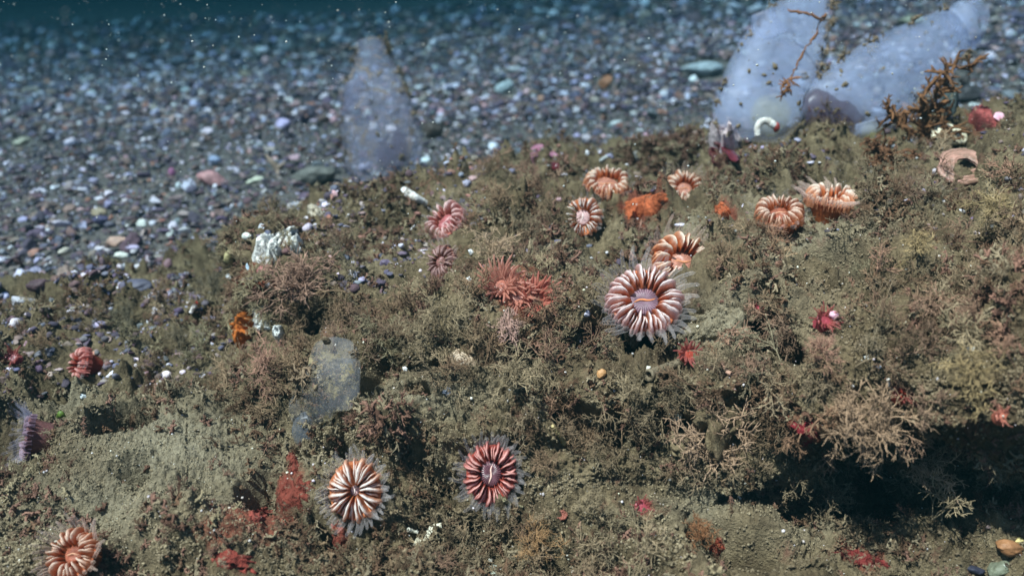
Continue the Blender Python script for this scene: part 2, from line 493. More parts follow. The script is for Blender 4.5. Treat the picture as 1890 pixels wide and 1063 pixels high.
# ------------------------------------------------------------------ turf
def branch_set(r, levels, length, rad, spread=0.7, nseg=3, sides=4, kids=3, tip=0.55, droop=0.0):
    """one branching sprig growing along +z; returns V, F, height fraction"""
    mb = MB()
    def grow(p, d, L, rd, lev, h0):
        pts = [p]
        q = p.copy(); dd = d.copy()
        for i in range(nseg):
            dd = dd + r.normal(size=3) * 0.22 + np.array([0, 0, -droop]); dd /= np.linalg.norm(dd)
            q = q + dd * L / nseg; pts.append(q.copy())
        k = np.linspace(0, 1, nseg + 1)
        lump = 1 + r.uniform(-.25, .35, nseg + 1)
        rr = rd * (1 - (1 - tip) * k) * lump
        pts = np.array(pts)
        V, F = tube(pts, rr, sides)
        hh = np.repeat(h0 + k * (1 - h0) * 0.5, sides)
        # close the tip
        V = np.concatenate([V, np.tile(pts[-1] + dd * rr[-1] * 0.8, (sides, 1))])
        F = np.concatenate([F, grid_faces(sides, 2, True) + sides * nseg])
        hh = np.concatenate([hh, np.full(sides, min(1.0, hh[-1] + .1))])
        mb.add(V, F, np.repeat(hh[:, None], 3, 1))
        if lev > 0:
            for c in range(kids + int(r.integers(0, 2))):
                t = r.uniform(.3, 1.0); i = min(int(t * nseg), nseg - 1)
                base = pts[i] + (pts[i + 1] - pts[i]) * (t * nseg - i)
                nd = dd + r.normal(size=3) * spread; nd /= np.linalg.norm(nd)
                grow(base, nd, L * r.uniform(.45, .75), rd * 0.75, lev - 1, h0 + t * (1 - h0) * 0.5)
    grow(np.zeros(3), np.array([0, 0, 1.0]), length, rad, levels, 0.0)
    return mb.arrays()

TURF_PAL = np.array([[.18,.135,.082],[.145,.098,.058],[.12,.068,.040],[.215,.170,.108],[.20,.108,.076],[.105,.055,.036],[.235,.188,.112]])

def build_turf():
    r = np.random.default_rng(5)
    fine = [branch_set(r, 2, 0.42, 0.085, 0.95, 2, 3, 3, 0.9) for _ in range(9)]      # unit ~1 high
    wisp = [branch_set(r, 2, 0.55, 0.026, 0.7, 3, 3, 4) for _ in range(6)]
    vi0 = NB - 6; nrow = nv_ - vi0
    W_ = np.zeros((nv_, nu_))
    pos = ROCK; q = pos
    patch = fbm(q * 3.2 + 7, 3)
    rowsf = np.concatenate([np.zeros((NB, nu_)), ROWS])
    W_ = np.clip(0.35 + 1.6 * patch, 0.05, 1.3)
    du = np.linalg.norm(np.gradient(ROCK, axis=1), axis=-1) * np.linalg.norm(np.gradient(ROCK, axis=0), axis=-1)
    vis = np.ones((nv_, nu_)); vis[:vi0] = 0.25
    pxm = np.broadcast_to(PXS, (nv_, nu_))
    vis = np.where((pxm < -120) | (pxm > 2010) | (rowsf > 1150), vis * 0.25, vis)
    # regions with more or less growth in the photograph: (px, row, rx, ry, gain)
    for (cx, cy_, rx, ry, g) in [(320, 850, 170, 90, -.97), (1350, 600, 130, 60, -.97), (780, 740, 110, 42, -1), (250, 950, 220, 80, -.9), (1500, 430, 130, 55, -.9), (1250, 440, 60, 30, -.9), (640, 460, 90, 40, -.7), (1330, 930, 90, 40, -.9), (600, 850, 60, 30, -.8), (150, 740, 100, 30, -.6),
                                 (560, 540, 90, 90, .9), (880, 590, 220, 80, .9), (960, 680, 120, 90, .8), (1250, 800, 130, 80, .6), (1560, 780, 190, 100, .9), (1000, 1030, 300, 60, .5),
                                 (900, 420, 130, 70, .6), (500, 690, 90, 60, .7), (1750, 500, 160, 130, .5), (1400, 950, 160, 60, -.6)]:
        e = np.exp(-(((pxm - cx) / rx) ** 2 + ((rowsf - cy_) / ry) ** 2))
        W_ = W_ * (1 + g * e)
    W_ = np.clip(W_, 0.02, 3) * du * vis
    pr = (W_ / W_.sum()).ravel()
    hz = np.zeros((nv_, nu_))
    for (cx, cy_, rx, ry, g) in [(540, 540, 90, 90, 1), (500, 690, 70, 60, .9), (700, 590, 110, 50, .9), (880, 600, 170, 60, 1.3), (970, 690, 120, 70, 1.0), (900, 460, 90, 60, .8), (940, 370, 80, 40, .7), (1260, 780, 120, 70, .9), (1090, 800, 90, 50, .7), (1540, 760, 170, 90, 1.2), (1480, 640, 110, 40, .6), (1010, 1020, 200, 40, .6), (1750, 620, 150, 110, .7), (1750, 400, 140, 80, .5), (1350, 460, 80, 30, .4), (250, 610, 200, 40, .35)]:
        hz = np.maximum(hz, g * np.exp(-(((pxm - cx) / rx) ** 2 + ((rowsf - cy_) / ry) ** 2)))
    hzp = hz * du; hzp = np.where(vis < 1, 0, hzp)
    n2 = 1900
    n = 40000
    idx = np.concatenate([r.choice(nv_ * nu_, n, p=pr), r.choice(nv_ * nu_, n2, p=(hzp / hzp.sum()).ravel())]); big = np.arange(n + n2) >= n; n = n + n2
    P = pos.reshape(-1, 3)[idx]; N = ROCKN.reshape(-1, 3)[idx]
    dirs = N * 0.8 + np.array([0, -0.1, 0.45]) + r.normal(size=(n, 3)) * 0.45
    dirs /= np.linalg.norm(dirs, axis=1)[:, None]
    k = keep(P, CLEAR); idx, P, N, dirs, big = idx[k], P[k], N[k], dirs[k], big[k]; n = len(idx)
    rough = np.clip(patch.ravel()[idx] + 0.3, 0, 1)
    size = (0.024 + 0.056 * rough) * r.uniform(.6, 1.5, n)
    size = np.where(big, r.uniform(.07, .14, n), size * .85)
    pn = noise(P * 2.1 + 40) + 0.5 * noise(P * 6 + 3) + r.normal(size=n) * 0.28
    ci = np.clip(((pn + 1.0) / 2.0 * len(TURF_PAL)).astype(int), 0, len(TURF_PAL) - 1)
    col = TURF_PAL[ci] * r.uniform(.8, 1.2, (n, 1))
    col = np.where(big[:, None], (.45 * np.array([[.215, .145, .088]]) + .75 * TURF_PAL[np.clip(((noise(P * 3.1 + 61)[:, None] * 1.1 + .5 + .1 * r.normal(size=(n, 1))) * len(TURF_PAL)).astype(int)[:, 0], 0, len(TURF_PAL) - 1)]) * r.uniform(.7, 1.3, (n, 1)) * (1 + .12 * noise(P * 4)[:, None] * np.array([[1.2, -.2, -.3]])), col)
    feather = [branch_set(r, 3, 0.50, 0.0145, 0.62, 2, 3, 4, .8, .02) for _ in range(7)]
    mb = MB(); var = fine + wisp + feather
    vi = np.where(r.uniform(size=n) < 0.5, r.integers(0, 9, n), r.integers(9, 15, n))
    vi = np.where(big, r.integers(15, 22, n), vi)
    ref = r.normal(size=(n, 3)); X_ = np.cross(dirs, ref); X_ /= np.linalg.norm(X_, axis=1)[:, None]; Y_ = np.cross(dirs, X_)
    M = np.stack([X_, Y_, dirs], -1)
    for k, (V, F, H) in enumerate(var):
        ids = np.nonzero(vi == k)[0]
        if not len(ids): continue
        Q = np.einsum('nij,vj->nvi', M[ids], V) * size[ids][:, None, None] + (P[ids] - N[ids] * 0.006)[:, None]
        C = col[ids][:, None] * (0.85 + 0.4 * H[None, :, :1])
        FF = (F[None] + (np.arange(len(ids)) * len(V))[:, None, None]).reshape(-1, 4)
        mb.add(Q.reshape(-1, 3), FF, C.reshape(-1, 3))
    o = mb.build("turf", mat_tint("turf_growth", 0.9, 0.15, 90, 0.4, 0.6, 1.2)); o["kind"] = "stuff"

def build_crumbs():
    r = np.random.default_rng(15); n = 230000
    iy = r.integers(NB, nv_ - 45, n); ix = r.integers(40, nu_ - 40, n)
    P = ROCK[iy, ix]; N = ROCKN[iy, ix]
    cl = noise(P * 16) + r.normal(size=n) * .35
    k = (cl > -.1) & keep(P, CLEAR); P, N, cl = P[k], N[k], cl[k]; n = len(P)
    xx, yy, _ = to_px(P); sm = bumps(xx, yy, SMOOTH)
    area = np.clip(fbm(P * 2.2 + 33, 2) * 2.2 + .45, 0, 1) * (1 - .85 * sm)
    s = (.0010 + (.0012 + .0030 * area) * r.uniform(0, 1, n) ** 2.5)
    Vv = np.array([[1,0,0],[-1,0,0],[0,1,0],[0,-1,0],[0,0,1],[0,0,-1]], float); Ff = np.array([[0,2,4],[2,1,4],[1,3,4],[3,0,4],[2,0,5],[1,2,5],[3,1,5],[0,3,5]]); mb = MB()
    vs = [Vv * r.uniform(.45, 1.6, 3) * (1 + .8 * noise(Vv * 1.9 + 7 * q)[:, None]) for q in range(12)]
    vi = r.integers(0, 12, n); M = rand_rot(n, r)
    t = np.clip(noise(P * 2.4 + 12) * .5 + .5 + r.normal(size=n) * .18 + .6 * sm, 0, 1.2)[:, None]
    col = np.array([.10, .070, .042]) * (1 - t) + np.array([.28, .225, .142]) * t
    for q in range(12):
        ids = np.nonzero(vi == q)[0]
        V = np.einsum('nij,vj->nvi', M[ids], vs[q]) * s[ids][:, None, None] + (P[ids] + N[ids] * (s[ids] * r.uniform(.1, .9, len(ids)))[:, None])[:, None]
        FF = (Ff[None] + (np.arange(len(ids)) * len(Vv))[:, None, None]).reshape(-1, 3)
        mb.add(V.reshape(-1, 3), FF, np.repeat(col[ids], len(Vv), 0))
    o = mb.build("silt_crumbs", mat_tint("silt_crumb", .95, .1, 90, .4, .7, 1.2)); o["kind"] = "stuff"

# ------------------------------------------------------------------ cup corals
def mat_flesh(name, crest, groove, outer, rough=0.55, trans=0.42):
    n = NT(name)
    h = n.n("SeparateColor"); n.l(n.attr(), h.inputs[0])
    v = n.noise(40, 3)
    c = n.ramp(h.outputs[0], [(0.08, tuple(0.60 * x for x in groove)), (0.40, tuple(1.1 * x for x in groove)), (0.80, tuple(0.55 * a + 0.45 * b for a, b in zip(groove, crest))), (0.87, crest)])
    c = n.mix(0.5, c, n.ramp(v, [(0.3, (0.7, 0.66, 0.66)), (0.65, (1.1, 1.1, 1.1))]), 'MULTIPLY')
    o_ = n.n("MapRange"); o_.inputs[1].default_value = .50; o_.inputs[2].default_value = .98; o_.inputs[4].default_value = .9; n.l(h.outputs[1], o_.inputs[0])
    c = n.mix(o_.outputs[0], c, outer)
    b = n.bsdf(c, rough, 0.14, n.noise(150, 3), 0.45, 0.005)
    t = n.n("BsdfTranslucent"); n.l(c, t.inputs[0])
    m = n.n("MixShader"); m.inputs[0].default_value = trans
    n.l(b, m.inputs[1]); n.l(t.outputs[0], m.inputs[2])
    lw = n.n("LayerWeight"); lw.inputs[0].default_value = .42; mr = n.n("MapRange"); n.l(lw.outputs["Facing"], mr.inputs[0])
    mr.inputs[1].default_value = .35; mr.inputs[3].default_value = .03; mr.inputs[4].default_value = .72
    tr = n.n("BsdfTransparent"); m2 = n.n("MixShader"); n.l(mr.outputs[0], m2.inputs[0]); n.l(m.outputs[0], m2.inputs[1]); n.l(tr.outputs[0], m2.inputs[2])
    return n.done(m2.outputs[0])

def mat_jelly(name, col, clear=0.5, edge_clear=None, silt=0.0, rough=0.3, silt_col=(0.20, 0.16, 0.09), scale=14, inner=None):
    n = NT(name)
    d = n.n("BsdfDiffuse"); t = n.n("BsdfTranslucent"); g = n.n("BsdfGlossy"); tr = n.n("BsdfTransparent")
    v = n.noise(scale * 0.35, 4, 0.65)
    c = n.ramp(v, [(0.25, tuple(x * 0.85 for x in col)), (0.75, tuple(min(1, x * 1.1) for x in col))])
    n.l(c, d.inputs[0]); n.l(c, t.inputs[0])
    g.inputs["Roughness"].default_value = rough; g.inputs[0].default_value = (0.9, 0.92, 1, 1)
    a = n.n("MixShader"); a.inputs[0].default_value = 0.45; n.l(d.outputs[0], a.inputs[1]); n.l(t.outputs[0], a.inputs[2])
    b = n.n("MixShader"); b.inputs[0].default_value = 0.018; n.l(a.outputs[0], b.inputs[1]); n.l(g.outputs[0], b.inputs[2])
    m = n.n("MixShader")
    lw = n.n("LayerWeight"); lw.inputs[0].default_value = 0.5
    mr = n.n("MapRange"); n.l(lw.outputs["Facing"], mr.inputs[0])
    mr.inputs[3].default_value = clear; mr.inputs[4].default_value = clear if edge_clear is None else edge_clear
    vv = n.n("MapRange"); vv.inputs[1].default_value = .3; vv.inputs[2].default_value = .7; vv.inputs[3].default_value = .07; vv.inputs[4].default_value = -.05; n.l(v, vv.inputs[0])
    sm_ = n.n("Math", operation='ADD', use_clamp=True); n.l(mr.outputs[0], sm_.inputs[0]); n.l(vv.outputs[0], sm_.inputs[1])
    n.l(sm_.outputs[0], m.inputs[0]); n.l(b.outputs[0], m.inputs[1]); n.l(tr.outputs[0], m.inputs[2])
    sh = m.outputs[0]
    if silt > 0:
        sb = n.n("BsdfDiffuse"); n.l(n.ramp(n.noise(60, 3), [(0.3, tuple(x * 0.6 for x in silt_col)), (0.7, tuple(x * 1.3 for x in silt_col))]), sb.inputs[0])
        k = n.ramp(n.noise(scale, 6, 0.72), [(0.66 - silt * 0.25, (0, 0, 0)), (0.74 - silt * 0.25, (1, 1, 1))])
        m2 = n.n("MixShader"); n.l(k, m2.inputs[0]); n.l(sh, m2.inputs[1]); n.l(sb.outputs[0], m2.inputs[2]); sh = m2.outputs[0]
    return n.done(sh)

def septum_mesh(name, r0, r1, H, w, seed):
    r = np.random.default_rng(seed)
    nt_, ns = 17, 11
    t = np.linspace(0, 1, nt_)
    lean = r.normal() * 0.06; skew = r.uniform(.42, .6)
    hump = (1 - np.abs(2 * t ** (math.log(.5) / math.log(skew)) - 1) ** 2.6) ** 0.6
    rr = r0 + (r1 - r0) * t
    top = 0.02 + H * hump * (1 - 0.15 * t)
    low = -0.12 - 0.10 * t
    wid = w * (0.35 + 0.65 * np.clip(1 - np.abs(1.9 * t - 1.0) ** 3.2, 0, 1) ** .6) * (0.62 + 0.66 * t)
    a = np.linspace(-1, 1, ns)
    V = []; C = []
    for i in range(nt_):
        for s in a:
            ang = s * np.pi / 2
            y = wid[i] * np.sin(ang) * (1 + .13 * math.sin(t[i] * 19 + seed * 1.7 + s) + .08 * math.sin(t[i] * 43 + seed))
            z = low[i] + (top[i] - low[i]) * np.cos(ang) ** 0.55 if abs(s) < .999 else low[i]
            wob = 0.012 * math.sin(9 * t[i] + seed)
            V.append((rr[i], y + lean * hump[i] * (z - low[i]) + wob, z))
            hf = (z - low[i]) / (H + 0.15)
            hf = .60 * hf ** .8 + .52 * max(0, math.cos(ang)) ** 2.2 * hf
            C.append((np.clip(hf * (0.50 + 0.56 * hump[i]) + .05 * math.sin(t[i] * 31 + seed + s * 2), 0, 1), t[i], 0))
    F = grid_faces(ns, nt_)
    return mesh_np(name, np.array(V), F, np.array(C))

def tentacle_mesh(name, L, seed, r0=0.085, knob=0.25):
    r = np.random.default_rng(seed); n = 9
    k = np.linspace(0, 1, n); bend = r.uniform(-.15, .9); sw = r.normal() * 0.25
    ang = R(35) + bend * k * 0.9
    dx = np.cumsum(np.cos(np.pi / 2 - ang)) / n * L * 1.0; dz = np.cumsum(np.sin(np.pi / 2 - ang)) / n * L
    P = np.stack([dx - dx[0], sw * k ** 2 * L, dz - dz[0]], 1)
    rad = r0 * (1 - 0.62 * k); rad[-2] *= 1.0 + knob; rad[-1] *= 0.35
    V, F = tube(P, rad, 7)
    return mesh_np(name, V, F, np.repeat(k, 7))

def lathe(name, prof, n=36, wob=0.03, seed=0, cfun=None):
    prof = np.array(prof, float)
    a = np.linspace(0, 2 * np.pi, n, endpoint=False)
    V = np.stack([prof[:, None, 0] * np.cos(a), prof[:, None, 0] * np.sin(a), np.broadcast_to(prof[:, None, 1], (len(prof), n))], -1).reshape(-1, 3)
    V = V * (1 + wob * noise(V * 3.1 + seed)[:, None] * np.array([1, 1, 0.3]))
    C = np.repeat(np.clip(prof[:, 1] - prof[:, 1].min(), 0, 1), n) if cfun is None else np.repeat(cfun, n)
    C = np.stack([C, C * 0, C * 0], 1)
    return mesh_np(name, V, grid_faces(n, len(prof), True), C)

M_TENT = mat_jelly("tentacle_clear", (0.88, 0.80, 0.78), 0.95, 0.78, rough=0.3)
M_TENT_L = mat_jelly("tentacle_lilac", (0.66, 0.60, 0.70), 0.965, 0.85, rough=0.3)
M_TENT_B = mat_jelly("tentacle_tan", (0.80, 0.60, 0.50), 0.885, 0.62, rough=0.3)
FLESH = {
    "mauve": (mat_flesh("flesh_mauve", (0.97, 0.87, 0.84), (0.60, 0.19, 0.085), (0.70, 0.46, 0.45)), (0.15, 0.085, 0.11), (0.62, 0.22, 0.09)),
    "cream": (mat_flesh("flesh_cream", (0.95, 0.80, 0.66), (0.62, 0.18, 0.06), (0.72, 0.34, 0.18)), (0.36, 0.15, 0.10), (0.6, 0.25, 0.12)),
    "white": (mat_flesh("flesh_white", (0.97, 0.90, 0.84), (0.62, 0.20, 0.07), (0.78, 0.45, 0.30)), (0.45, 0.28, 0.27), (0.75, 0.6, 0.55)),
    "rose": (mat_flesh("flesh_rose", (0.92, 0.66, 0.62), (0.50, 0.15, 0.11), (0.68, 0.34, 0.30)), (0.30, 0.08, 0.08), (0.6, 0.3, 0.3)),
    "crimson": (mat_flesh("flesh_crimson", (0.90, 0.50, 0.44), (0.42, 0.065, 0.04), (0.62, 0.22, 0.19)), (0.10, 0.035, 0.045), (0.85, 0.55, 0.45)),
    "rust": (mat_flesh("flesh_rust", (0.93, 0.74, 0.60), (0.52, 0.14, 0.045), (0.62, 0.25, 0.12)), (0.26, 0.075, 0.04), (0.6, 0.3, 0.18)),
    "dull": (mat_flesh("flesh_dull", (0.55, 0.36, 0.33), (0.25, 0.09, 0.06), (0.30, 0.15, 0.13)), (0.20, 0.08, 0.07), (0.3, 0.15, 0.12)),
    "lilac": (mat_flesh("flesh_lilac", (0.42, 0.28, 0.33), (0.32, 0.14, 0.13), (0.36, 0.24, 0.31)), (0.3, 0.15, 0.2), (0.4, 0.2, 0.2)),
}
def mat_disc(name, c):
    n = NT(name); tc = n.n("TexCoord"); sp = n.n("SeparateXYZ"); n.l(tc.outputs["Object"], sp.inputs[0])
    at = n.n("Math", operation='ARCTAN2'); n.l(sp.outputs[1], at.inputs[0]); n.l(sp.outputs[0], at.inputs[1])
    m = n.n("Math", operation='MULTIPLY'); m.inputs[1].default_value = 30; n.l(at.outputs[0], m.inputs[0])
    si = n.n("Math", operation='SINE'); n.l(m.outputs[0], si.inputs[0])
    v = n.noise(60, 3); ad = n.n("Math", operation='MULTIPLY_ADD'); ad.inputs[1].default_value = .22; n.l(si.outputs[0], ad.inputs[0]); n.l(v, ad.inputs[2])
    c1 = n.ramp(ad.outputs[0], [(.25, tuple(x * .5 for x in c)), (.5, c), (.8, tuple(min(1, x * 1.6 + .03) for x in c))])
    return n.done(n.bsdf(c1, .35, .4, ad.outputs[0], .35, .01))
DISC = {k: (mat_disc("disc_" + k, v[1]), mat_plain("mouth_" + k, tuple(x * .8 for x in v[2]), v[2], 60, 0.4, 0.3)) for k, v in FLESH.items()}

def coral(label, px, py, rp, axis, pal, ea=1.0, eb=1.0, spin=0.0, nmaj=16, r0=0.46, H=0.46, ntent=22, tl=0.62, lift=0.5, tent=None, seed=1, mouth=0.0):
    r = np.random.default_rng(seed)
    p, nrm, z, _ = hit_soft(px, py, 16)
    Rr = rp * z / FPX
    z -= Rr * lift; Rr = rp * z / FPX
    ax = RT * axis[0] + UP * axis[1] - FW; ax /= np.linalg.norm(ax)
    c = CAM + ray(px, py) * z
    CLEAR.append((px, py + rp * .12, rp * 1.02, rp * 1.02))
    M = frame(ax, spin)
    depth = 0.95
    root = empty("cup_coral", label, "cup coral", group="cup corals on the silty rock")
    root.matrix_world = mat4(M * np.array([Rr * ea, Rr * eb, Rr]), c - ax * Rr * depth)
    fl = FLESH[pal][0]
    b = depth
    prof = [(0.60, 0), (0.64, .25), (0.70, .5), (0.78, .72), (0.84, .84), (0.86, .90), (0.83, .93), (0.76, .92), (0.66, .86), (r0 + .03, .80), (r0 * .85, .76)]
    link("column", lathe("column", prof, 40, 0.05, seed, np.array([.1, .15, .2, .28, .36, .42, .42, .42, .44, .46, .40])), fl, root)
    dprof = [(r0 * 1.06, b - .22), (r0 * 1.0, b - .10), (r0 * .86, b - .045), (r0 * .55, b - .035), (r0 * .25, b - .03), (0.004, b - .05)]
    disc = link("oral_disc", lathe("oral_disc", dprof, 32, 0.06, seed + 5), DISC[pal][0], root)
    tt = np.linspace(-1, 1, 11)
    mp = np.stack([tt * r0 * 0.74, 0.025 * np.sin(tt * 4 + seed), b - .024 - .012 * np.abs(tt)], 1)
    V, F = tube(mp, 0.028 * (1 - np.abs(tt) ** 3) * (1 + .2 * np.sin(tt * 17)) + .004, 8)
    mo = link("mouth", mesh_np("mouth", V, F), DISC[pal][1], disc); mo.rotation_euler.z = mouth
    maj = [septum_mesh("septum", r0 * r.uniform(.82, 1.0), r.uniform(.90, 1.0), H * r.uniform(.8, 1.15), 0.062 * 16 / nmaj * r.uniform(.75, 1.25), seed * 31 + k) for k in range(6)]
    mnr = [septum_mesh("septum", r0 + r.uniform(.04, .16), r.uniform(.88, .97), H * r.uniform(.55, .9), 0.038 * 16 / nmaj * r.uniform(.7, 1.2), seed * 57 + k) for k in range(4)]
    for m in maj + mnr: m.materials.append(fl)
    da = 2 * np.pi / nmaj
    for i in range(nmaj):
        a = i * da + r.normal() * da * 0.09
        o = link("septum", maj[int(r.integers(0, 6))], None, root); o.location = (0, 0, b - .08); o.rotation_euler.z = a; s = r.uniform(.92, 1.06); o.scale = (1, s, r.uniform(.88, 1.12))
        o = link("septum", mnr[int(r.integers(0, 4))], None, root); o.location = (0, 0, b - .10); o.rotation_euler.z = a + da * 0.36 + r.normal() * da * .04; o.scale = (r.uniform(.9, 1.04), 1, r.uniform(.8, 1.1))
        o = link("septum", mnr[int(r.integers(0, 4))], None, root); o.location = (0, 0, b - .11); o.rotation_euler.z = a + da * 0.64 + r.normal() * da * .04; o.scale = (r.uniform(.88, 1.02), .9, r.uniform(.7, 1.0))
    tm = [tentacle_mesh("tentacle", tl * f, seed * 13 + k) for k, f in enumerate((.7, .9, 1.0, 1.25))]
    for m in tm: m.materials.append(tent or M_TENT)
    ntent = int(ntent * 1.3)
    for i in range(ntent):
        a = (i + r.uniform(-.3, .3)) / ntent * 2 * np.pi
        o = link("tentacle", tm[int(r.integers(0, 4))], None, root)
        q = r.uniform(.84, .97); o.location = (q * math.cos(a), q * math.sin(a), b - .05); o.rotation_euler.z = a; o.scale = (1, 1, 1)
    return root

coral("big round coral, mauve-white ridges about a purple mouth disc, centre of the rock", 1190, 553, 75, (0.0, .50), "mauve", spin=0.12, nmaj=16, r0=.37, ntent=30, tl=.55, seed=3, ea=1.0, eb=.98)
coral("creamy orange coral partly hidden behind the big mauve one", 1260, 482, 62, (.12, .50), "cream", nmaj=14, r0=.36, ntent=26, tl=.6, seed=4, lift=1.35, tent=M_TENT_B)
coral("white-ridged orange coral with a slit mouth, beside the orange sponge", 1075, 400, 40, (-.18, .25), "white", nmaj=15, r0=.36, lift=.7, ntent=14, tl=.3, seed=5, spin=1.35, H=.42, ea=1.06, eb=.95)
coral("orange and white coral facing up, topmost of the touching pair", 1120, 338, 45, (.05, 1.1), "cream", nmaj=16, r0=.5, lift=.8, ntent=16, tl=.3, seed=6)
coral("fuzzy pale orange coral just above the orange sponge's end", 1264, 347, 40, (-.05, .55), "cream", lift=.8, nmaj=13, r0=.36, ntent=30, tl=.65, seed=7, tent=M_TENT_B)
coral("low oval coral with rust grooves, in front of a dark crevice", 1438, 392, 48, (-.22, 1.15), "rust", nmaj=17, r0=.38, ntent=18, tl=.4, seed=8, spin=.1)
coral("edge-on coral with a pale spray of tentacles on the rock crest", 1535, 366, 50, (.15, 2.4), "cream", nmaj=14, ntent=40, tl=.75, seed=9, tent=M_TENT_B, lift=.7)
coral("pink coral tilted towards the gravel, near a white worm tube", 822, 408, 44, (-.75, .80), "rose", nmaj=15, r0=.42, ntent=20, tl=.5, seed=10, spin=.6)
coral("dull shrunken coral directly under the tilted pink one", 812, 482, 36, (-.65, .35), "dull", nmaj=12, r0=.3, H=.28, ntent=16, tl=.5, seed=11, tent=M_TENT_B)
coral("deep red coral with a purple centre split by a pale slit", 906, 875, 58, (.05, .10), "crimson", nmaj=15, r0=.38, ntent=38, tl=.55, lift=.8, seed=12, ea=.92, eb=1.06, mouth=1.40, H=.34)
coral("white-petalled coral with a closed centre, next to red crust", 655, 905, 58, (0, .16), "white", nmaj=13, r0=.16, ntent=34, tl=.62, seed=13, ea=.96, eb=1.06, H=.46, mouth=1.0)
coral("rusty brown coral low on the silt slope, spiky white tips", 133, 1022, 52, (-.15, .55), "rust", nmaj=14, r0=.33, ntent=30, tl=.7, seed=14, tent=M_TENT_B)
coral("little red coral turned side-on, alone among dark turf", 146, 674, 36, (-1.0, .40), "crimson", nmaj=13, r0=.42, ntent=16, tl=.35, seed=15, spin=.3)
coral("lilac coral seen in profile with long cloudy tentacles", 48, 806, 46, (-2.2, .3), "lilac", nmaj=12, r0=.4, H=.22, ntent=44, tl=.95, seed=16, tent=M_TENT_L)

# ------------------------------------------------------------------ small red anemones
def mat_simple_flesh(name, col, trans=.35):
    n = NT(name); c = n.ramp(n.noise(45, 3), [(.3, tuple(x * .55 for x in col)), (.7, tuple(min(1, x * 1.3) for x in col))])
    b = n.bsdf(c, .35, .4); t = n.n("BsdfTranslucent"); n.l(c, t.inputs[0]); m = n.n("MixShader"); m.inputs[0].default_value = trans
    n.l(b, m.inputs[1]); n.l(t.outputs[0], m.inputs[2]); return n.done(m.outputs[0])
RED = mat_simple_flesh("anemone_red", (0.48, 0.075, 0.045)); PINKRED = mat_simple_flesh("anemone_pink_red", (0.42, 0.07, 0.09)); ORANGERED = mat_simple_flesh("anemone_orange_red", (0.46, 0.15, 0.10))
REDT = mat_jelly("anemone_tentacle_red", (0.44, 0.13, 0.11), .42, .25); ORT = mat_jelly("anemone_tentacle_orange", (0.66, 0.30, 0.22), .45, .25)

def anemone(label, px, py, rp, axis, mat, tmat, nt_=26, seed=1, tl=.85, lift=.25):
    r = np.random.default_rng(seed)
    _, _, z, _ = hit_soft(px, py, 8); Rr = rp * z / FPX; z -= Rr * lift
    ax = RT * axis[0] + UP * axis[1] - FW; ax /= np.linalg.norm(ax)
    CLEAR.append((px, py, rp * .8, rp * .8))
    root = empty("red_anemone", label, "anemone", group="small red anemones")
    root.matrix_world = mat4(frame(ax, r.uniform(0, 6)) * Rr, CAM + ray(px, py) * z - ax * Rr * .6)
    link("column", lathe("column", [(.5, 0), (.46, .2), (.42, .42), (.5, .55), (.46, .62), (.3, .58)], 22, .08, seed), mat, root)
    link("oral_disc", lathe("oral_disc", [(.42, .50), (.3, .54), (.14, .52), (.07, .55), (.005, .50)], 20, .08, seed), mat, root)
    tm = [tentacle_mesh("tentacle", tl * f, seed * 7 + k, .075, .1) for k, f in enumerate((.6, .8, 1.0))]
    for m in tm: m.materials.append(tmat)
    for i in range(nt_):
        a = i / nt_ * 6.283 + r.uniform(-.1, .1); q = (.30, .40)[i % 2]
        o = link("tentacle", tm[i % 3], None, root); o.location = (q * math.cos(a), q * math.sin(a), .55); o.rotation_euler = (0, r.uniform(-.5, .35), a)
    return root
anemone("bright red anemone with fine tentacles, just below the big mauve coral", 1272, 652, 32, (0, .3), RED, REDT, 34, 2)
anemone("crimson anemone with a pink-white bulb on the grey silt ledge", 1524, 590, 34, (.1, .5), PINKRED, REDT, 26, 3)
anemone("scarlet anemone bunched beside a thin white tube over the dark hollow", 1667, 727, 32, (0, .6), RED, REDT, 26, 4)
anemone("wine-red anemone with a pearly centre, low on the silt", 1186, 936, 30, (0, .3), PINKRED, REDT, 24, 5, .6)
anemone("coral-pink button anemone beside the deep red coral", 1038, 950, 18, (0, .3), ORANGERED, ORT, 16, 6, .4)
anemone("small red anemone at the big mauve coral's lower edge", 1086, 600, 24, (.2, .4), ORANGERED, REDT, 22, 7)
anemone("tiny faded red anemone on bare silt beside the mauve coral", 1400, 566, 15, (0, .6), PINKRED, REDT, 14, 8)
anemone("blurred salmon anemone at the edge of the deep shade", 1852, 768, 28, (0, .4), ORANGERED, ORT, 22, 9)
anemone("dark maroon anemone in the turf at the frame's side", 20, 660, 28, (0, .5), PINKRED, REDT, 22, 10)
anemone("shaggy orange-red anemone, palest of the red cluster", 925, 525, 50, (-.2, .6), ORANGERED, ORT, 60, 11, .95, .6)
anemone("shaggy pink-white anemone wedged in the middle of the red cluster", 955, 545, 40, (.0, .5), mat_simple_flesh("anemone_blush", (.75, .36, .28)), ORT, 50, 13, .9, .7)
anemone("shaggy red anemone, fiery end of the red cluster above the antler tuft", 992, 552, 48, (.2, .5), ORANGERED, mat_jelly('anemone_tentacle_salmon', (.62, .22, .16), .40, .22), 60, 12, .95, .6)

